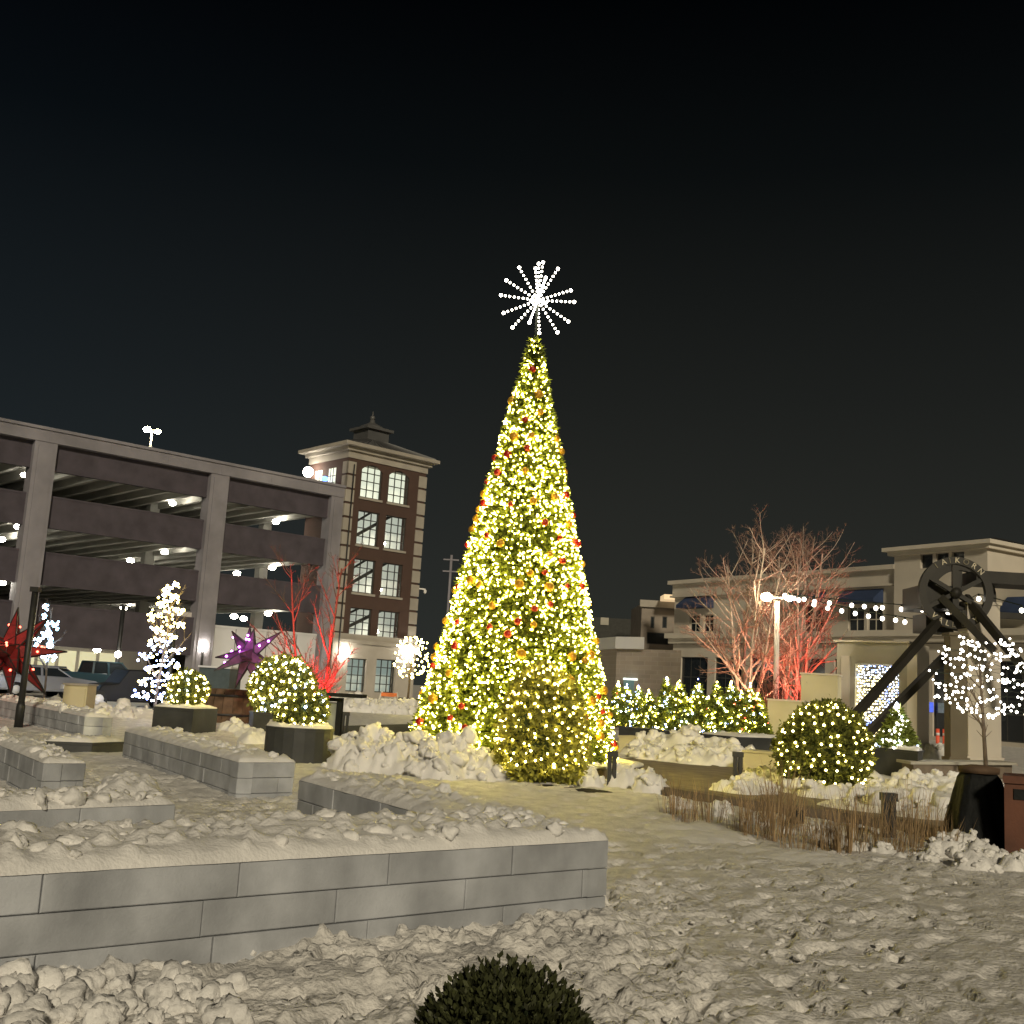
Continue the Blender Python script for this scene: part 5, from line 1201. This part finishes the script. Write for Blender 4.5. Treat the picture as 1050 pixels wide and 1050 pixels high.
# ------------------------------------------------------------------ vehicles
def car(label, cat, name, loc, rot, L_, W_, H_, prof, glassprof, bm_, snow=False):
    t = thing(name, label, cat, (0, 0, 0))
    def ext(pr, w, mb, mi=0, wt=None):
        n_ = len(pr); wt = wt or w
        zmin, zmax = min(p[1] for p in pr), max(p[1] for p in pr)
        ww = [w+(wt-w)*(p[1]-zmin)/(zmax-zmin+1e-9) for p in pr]
        vs = [(p[0], -ww[i]/2, p[1]) for i, p in enumerate(pr)]+[(p[0], ww[i]/2, p[1]) for i, p in enumerate(pr)]
        mb.add(vs, [tuple(range(n_)), tuple(range(2*n_-1, n_-1, -1))]+[(i, n_+i, n_+(i+1) % n_, (i+1) % n_) for i in range(n_)], mi)
    xm = max(abs(p[0]) for p in prof); zb = max(p[1] for p in prof if abs(p[0]) > xm*.8)
    low = [p for p in prof if p[1] <= max(zb, min(q[1] for q in glassprof))+.02]
    mb = MB(); ext(low, W_, mb, 0, W_*.93); ob = mb.build('body', bm_, t)
    bm = bmesh.new(); bm.from_mesh(ob.data); bmesh.ops.recalc_face_normals(bm, faces=bm.faces); bmesh.ops.bevel(bm, geom=[e for e in bm.edges], offset=.07, segments=3, affect='EDGES', profile=.6); bm.to_mesh(ob.data); bm.free(); ob.data.polygons.foreach_set('use_smooth', [True]*len(ob.data.polygons))
    gp = [(p[0], p[1]-.06) for p in glassprof]; mb = MB(); ext(gp, W_*.90, mb, 0, W_*.72); mb.build('windows', M('glass_dark'), t)
    zt = max(p[1] for p in gp); xs_ = [p[0] for p in gp if p[1] > zt-.15]
    mb = MB(); mb.box(min(xs_)-.06, max(xs_)+.06, -W_*.37, W_*.37, zt-.02, zt+.06); ob = mb.build('roof', bm_, t)
    bm = bmesh.new(); bm.from_mesh(ob.data); bmesh.ops.bevel(bm, geom=[e for e in bm.edges], offset=.03, segments=2, affect='EDGES'); bm.to_mesh(ob.data); bm.free()
    for s in (-1, 1):
        mb = MB(); gb = [p for p in gp if p[1] < zt-.3]; gt = [p for p in gp if p[1] > zt-.3]
        for pa, pb in ((max(gb), max(gt)), (min(gb), min(gt)), ((.0+sum(xs_)/2, gb[0][1]), (sum(xs_)/2, zt))): mb.bar((pa[0], s*W_*.455, pa[1]), (pb[0], s*W_*.365, pb[1]), .09, .05)
        mb.build('pillar', bm_, t)
    for x in (-L_*.31, L_*.31):
        for s in (-1, 1):
            mb = MB(); mb.tube([(x, s*W_*.5-.11*s, .33), (x, s*W_*.5+.03*s, .33)], .33, 16); wo = mb.build('wheel', M('tyre'), t); mb = MB(); mb.tube([(x, s*W_*.5+.03*s, .33), (x, s*W_*.5+.045*s, .33)], .19, 12); mb.build('rim', M('white_panel'), wo)
    for s in (-1, 1): mb = MB(); mb.box(L_/2-.05, L_/2+.015, s*W_*.32-.18, s*W_*.32+.18, .62, .78); mb.build('headlight', M('white_panel'), t); mb = MB(); mb.box(-L_/2-.015, -L_/2+.05, s*W_*.35-.12, s*W_*.35+.12, .7, .85); mb.build('taillight', M('red_ball'), t)
    t.location = loc; t.rotation_euler.z = rot; return t
sed = [(-2.25,.3),(2.25,.3),(2.28,.62),(2.1,.82),(1.1,.95),(.35,1.42),(-1.1,1.45),(-1.8,1.0),(-2.2,.95)]
sedg = [(.98,.98),(.38,1.36),(-1.05,1.39),(-1.6,1.0)]
suv = [(-2.3,.32),(2.3,.32),(2.32,.8),(2.1,1.02),(1.15,1.1),(.6,1.72),(-2.05,1.75),(-2.28,1.1)]
suvg = [(1.02,1.12),(.6,1.62),(-1.95,1.64),(-2.1,1.12)]
pick = [(-2.75,.45),(2.75,.45),(2.78,.95),(2.6,1.15),(1.4,1.2),(.8,1.82),(-.6,1.82),(-.75,1.2),(-2.75,1.2)]
pickg = [(1.28,1.22),(.78,1.74),(-.52,1.74),(-.6,1.22)]
car_l = mat('car_silver', (.30, .31, .36), .35, .05, 1, metal=.4); car_t = mat('car_teal', (.025, .055, .075), .35, .05, 1); car_k = mat('car_black', (.008, .008, .009), .6, .05, 1, spec=.15); car_b = mat('car_blue', (.03, .04, .07), .35, .05, 1)
p = gx(42, 50); car('silver sedan parked behind the red star', 'car', 'parked_car', (p.x, 50, 0), .72, 4.5, 1.8, 1.45, sed, sedg, car_l)
p = gx(52, 57); car('dark sedan parked behind the silver sedan', 'car', 'parked_car', (p.x, 57, 0), .72, 4.5, 1.8, 1.45, sed, sedg, car_b)
p = gx(98, 52); car('teal pickup truck parked under the garage', 'pickup truck', 'pickup_truck', (p.x, 52, 0), .72, 5.5, 1.95, 1.85, pick, pickg, car_t)
p = gx(131, 43); car('black suv with a snowy bonnet near the slim light tree', 'suv', 'parked_car', (p.x, 43, 0), -2.5, 4.6, 1.9, 1.75, [(x*.62, z*.85) for x, z in suv], [(x*.62, z*.85) for x, z in suvg], car_k)
p = gx(219, 55); t = thing('box_trailer', 'dark green box trailer parked at the white garage wall', 'trailer', p)
mb = MB(); mb.box(p.x-.75, p.x+.75, 54.6, 57, .45, 1.75); mb.build('body', mat('trailer_green', (.05, .07, .075), .5), t)
for s in (-1, 1): mb = MB(); mb.tube([(p.x+s*.78-.1, 55.5, .3), (p.x+s*.78+.08, 55.5, .3)], .3, 14); mb.build('wheel', M('tyre'), t)
mb = MB(); mb.box(p.x-.8, p.x+.8, 54.5, 57.1, 1.753, 1.84); mb.build('lid', M('white_panel'), t)

# ------------------------------------------------------------------ dark bin bag and rusty bin at the right
c = G(1015, 872); t = thing('covered_bin', 'black plastic covered bin flaring to the ground at the right edge', 'bin', (c.x, c.y, 0))
prof = [(.43, 0), (.41, .06), (.34, .35), (.27, .66), (.225, .84), (.19, .90), (.12, .92)]
n_ = 72; vs = []; fs_ = []
for i, (r, z) in enumerate(prof):
    for k in range(n_):
        a0 = 6.2832*k/n_; fold = 1+(.10*math.sin(a0*7+.6*i)+.05*math.sin(a0*13+2+i))*max(0, 1-z*.75)
        sq = 1/max(abs(math.cos(a0)), abs(math.sin(a0)))**.55
        vs.append((c.x+r*fold*sq*math.cos(a0), c.y+.3+r*fold*sq*math.sin(a0), z))
for i in range(len(prof)-1):
    for k in range(n_): fs_.append((i*n_+k, i*n_+(k+1) % n_, (i+1)*n_+(k+1) % n_, (i+1)*n_+k))
fs_.append(tuple(range((len(prof)-1)*n_, len(prof)*n_)))
mb = MB(); mb.add(vs, fs_, 0, True); mb.build('cover', M('plastic_black'), t)
mb = MB(); mb.lathe([(.24, .9), (.25, .97), (.1, 1.0)], (c.x, c.y+.3, 0), 20); mb.build('lid', M('wood'), t)
c2 = G(1062, 880); t = thing('rusty_bin', 'rust red square bin cut off by the right edge', 'bin', (c2.x, c2.y, 0)); x0 = G(1036, 880).x
mb = MB(); mb.prism([(x0, c2.y), (x0+.75, c2.y-.1), (x0*(1+.62/c2.y)+.75, c2.y+.6), (x0*(1+.65/c2.y)+.03, c2.y+.65)], 0, .84); mb.build('body', M('rust_red'), t); mb = MB(); mb.prism([(x0-.03, c2.y-.03), (x0+.78, c2.y-.13), (x0*(1+.62/c2.y)+.78, c2.y+.63), (x0*(1+.68/c2.y)+.0, c2.y+.68)], .843, .93); mb.build('lid', M('rust_red'), t)
mb = MB(); mb.prism([(x0+.1, c2.y-.03), (x0+.6, c2.y-.1), (x0+.6, c2.y-.06), (x0+.1, c2.y+.01)], .66, .78); mb.build('slot', M('plastic_black'), t)
snow_pile('chunky snow heap at the foot of the black covered bin', [tuple(G(x, y).xy) for x, y in ((985, 872), (978, 876), (993, 880), (1005, 884), (1020, 888), (1035, 892), (1000, 892), (1047, 890), (970, 880))], (.12, .24), 22, .8)

# ------------------------------------------------------------------ snow banks right, kerb and dry grass
kp = [(680, 815), (742, 826), (800, 834), (860, 842), (920, 852), (985, 866)]
kpts = [G(*q) for q in kp]; mb = MB()
for i in range(len(kpts)-1):
    a_, b_ = kpts[i], kpts[i+1]; d = (b_-a_).normalized(); nn = Vector((-d.y, d.x, 0)); mb.add([a_+Vector((0, 0, -.1)), b_+Vector((0, 0, -.1)), b_+nn*.28+Vector((0, 0, -.1)), a_+nn*.28+Vector((0, 0, -.1)), a_+Vector((0, 0, .13)), b_+Vector((0, 0, .13)), b_+nn*.28+Vector((0, 0, .13)), a_+nn*.28+Vector((0, 0, .13))], [(3,2,1,0),(4,5,6,7),(0,1,5,4),(2,3,7,6)])
tag(mb.build('stone_kerb', M('kerb_stone'), None, kpts[0]), 'long brown stone kerb running through the dry grass', 'kerb')
snow_pile('yellow lit snow bank under the big right shrub', [tuple(G(x, y).xy) for x, y in ((770, 806), (785, 800), (795, 806), (805, 800), (820, 812), (838, 816), (860, 818), (880, 820), (780, 812), (760, 812), (745, 810))], (.25, .42), 23, .42)
snow_pile('flat snow bank between the big shrub and the black bin', [tuple(G(x, y).xy) for x, y in ((905, 815), (925, 808), (945, 805), (960, 803), (975, 808), (985, 815), (940, 818), (960, 822), (980, 830), (920, 826), (950, 835), (895, 828))], (.5, .8), 24, .13)
snow_pile('row of snow clods along the near side of the kerb', [tuple(G(x, y).xy) for x, y in ((690, 822), (697, 828), (735, 838), (745, 834), (738, 828), (770, 846), (802, 852), (845, 860), (838, 852), (868, 866), (880, 872), (905, 876), (925, 880), (950, 884), (965, 880))], (.10, .2), 25, .5)
snow_pile('smooth low snow hump before the dry grass', [tuple(G(x, y).xy) for x, y in ((700, 850), (725, 848), (750, 856), (715, 858), (790, 872), (830, 880))], (.35, .6), 26, .12, clod=.3)
grass = [(692, 836, 45), (706, 842, 38), (728, 842, 48), (762, 852, 50), (772, 858, 62), (795, 862, 74), (803, 858, 90), (815, 850, 55), (842, 868, 60), (856, 872, 66), (872, 874, 72), (886, 868, 70), (905, 874, 70), (925, 876, 66), (936, 868, 78), (956, 864, 60), (978, 868, 40), (968, 878, 46), (782, 846, 60), (820, 872, 40)]
for i, (px, py, hp_) in enumerate(grass):
    b = G(px, py); h = hp_*b.y/F; rr = random.Random(300+i); mb = MB(); nbl = 46
    for k in range(nbl):
        a0 = rr.uniform(0, 6.283); r0 = rr.uniform(0, .22); s = Vector((b.x+r0*math.cos(a0), b.y+r0*math.sin(a0), -.03)); ht = h*rr.uniform(.45, 1.08); le = rr.uniform(.05, .28)*h; w_ = rr.uniform(.002, .0045)
        dr = Vector((math.cos(a0), math.sin(a0), 0)); sd_ = Vector((-dr.y, dr.x, 0))*w_
        p0, p1, p2 = s, s+dr*le*.35+Vector((0, 0, ht*.6)), s+dr*le+Vector((0, 0, ht*rr.uniform(.92, 1.0)))
        mb.add([p0-sd_, p0+sd_, p1+sd_, p1-sd_, p2], [(0,1,2,3),(3,2,4)])
        sd2 = dr*w_; mb.add([p0-sd2, p0+sd2, p1+sd2, p1-sd2, p2], [(0,1,2,3),(3,2,4)])
    q = ['nearest the huge tree', 'by the first snow clod', 'on the near kerb end', 'left of the small box floodlight', 'close behind the small box floodlight', 'tall and dense by the small box floodlight', 'tallest, before the big right shrub', 'right of the small box floodlight', 'below the big right shrub', 'in the densest stretch of the kerb', 'tall, midway along the kerb', 'left of the dark bollard', 'leaning round the dark bollard', 'right of the dark bollard', 'tall and sparse beyond the dark bollard', 'thin, before the flat snow bank', 'short, beside the black covered bin', 'short, on the snow left of the bin', 'behind the kerb near the brick path', 'short, standing out in the open snow'][i]
    tag(mb.build('grass_clump', M('dry_grass'), None, (b.x, b.y, 0)), f'dry brown grass clump {q}', 'grass clump', 'dry ornamental grass clumps')

# near snow clods
def pilepx(label, lst, rr_, seed, sq=.8):
    r = random.Random(seed); pts = []
    for (x0, x1, y0, y1, n_) in lst:
        for k in range(n_): p = G(r.uniform(x0, x1), r.uniform(y0, y1)); pts.append((p.x, p.y))
    mb = MB()
    for k, p in enumerate(pts): rad = rr_[0]*(rr_[1]/rr_[0])**(r.random()**1.6); lump(mb, (p[0], p[1], rad*.25), rad, seed*97+k, ICO3 if rad > .035 else ICO2, sq)
    o = mb.build('snow_clods', M('snow_fine'), None, (pts[0][0], pts[0][1], 0)); return tag(o, label, 'snow', None, 'stuff')
pilepx('broken heap of snow clods in the bottom left corner', [(-10, 70, 1000, 1045, 44), (60, 130, 1000, 1050, 24), (-10, 235, 1040, 1120, 80), (130, 235, 1015, 1050, 40), (60, 90, 985, 1005, 8)], (.022, .115), 27, .9)
pilepx('small clods kicked up along the base of the foreground wall', [(80, 300, 965, 1000, 30), (300, 620, 928, 960, 34), (300, 620, 955, 1010, 26), (240, 420, 1000, 1050, 14)], (.025, .065), 28, .55)
pilepx('scattered ice crumbs on the trampled open snow', [(600, 900, 930, 1050, 46), (620, 980, 880, 960, 30)], (.015, .045), 29, .5)

# ------------------------------------------------------------------ render settings
sc.view_settings.view_transform = 'Standard'; sc.view_settings.look = 'None'; sc.view_settings.exposure = .12; sc.view_settings.gamma = 1
sc.render.engine = 'CYCLES'
cy = sc.cycles; cy.max_bounces = 5; cy.diffuse_bounces = 3; cy.glossy_bounces = 2; cy.transmission_bounces = 2; cy.transparent_max_bounces = 4
cy.caustics_reflective = False; cy.caustics_refractive = False; cy.sample_clamp_indirect = 2.5; cy.sample_clamp_direct = 0; cy.use_denoising = True
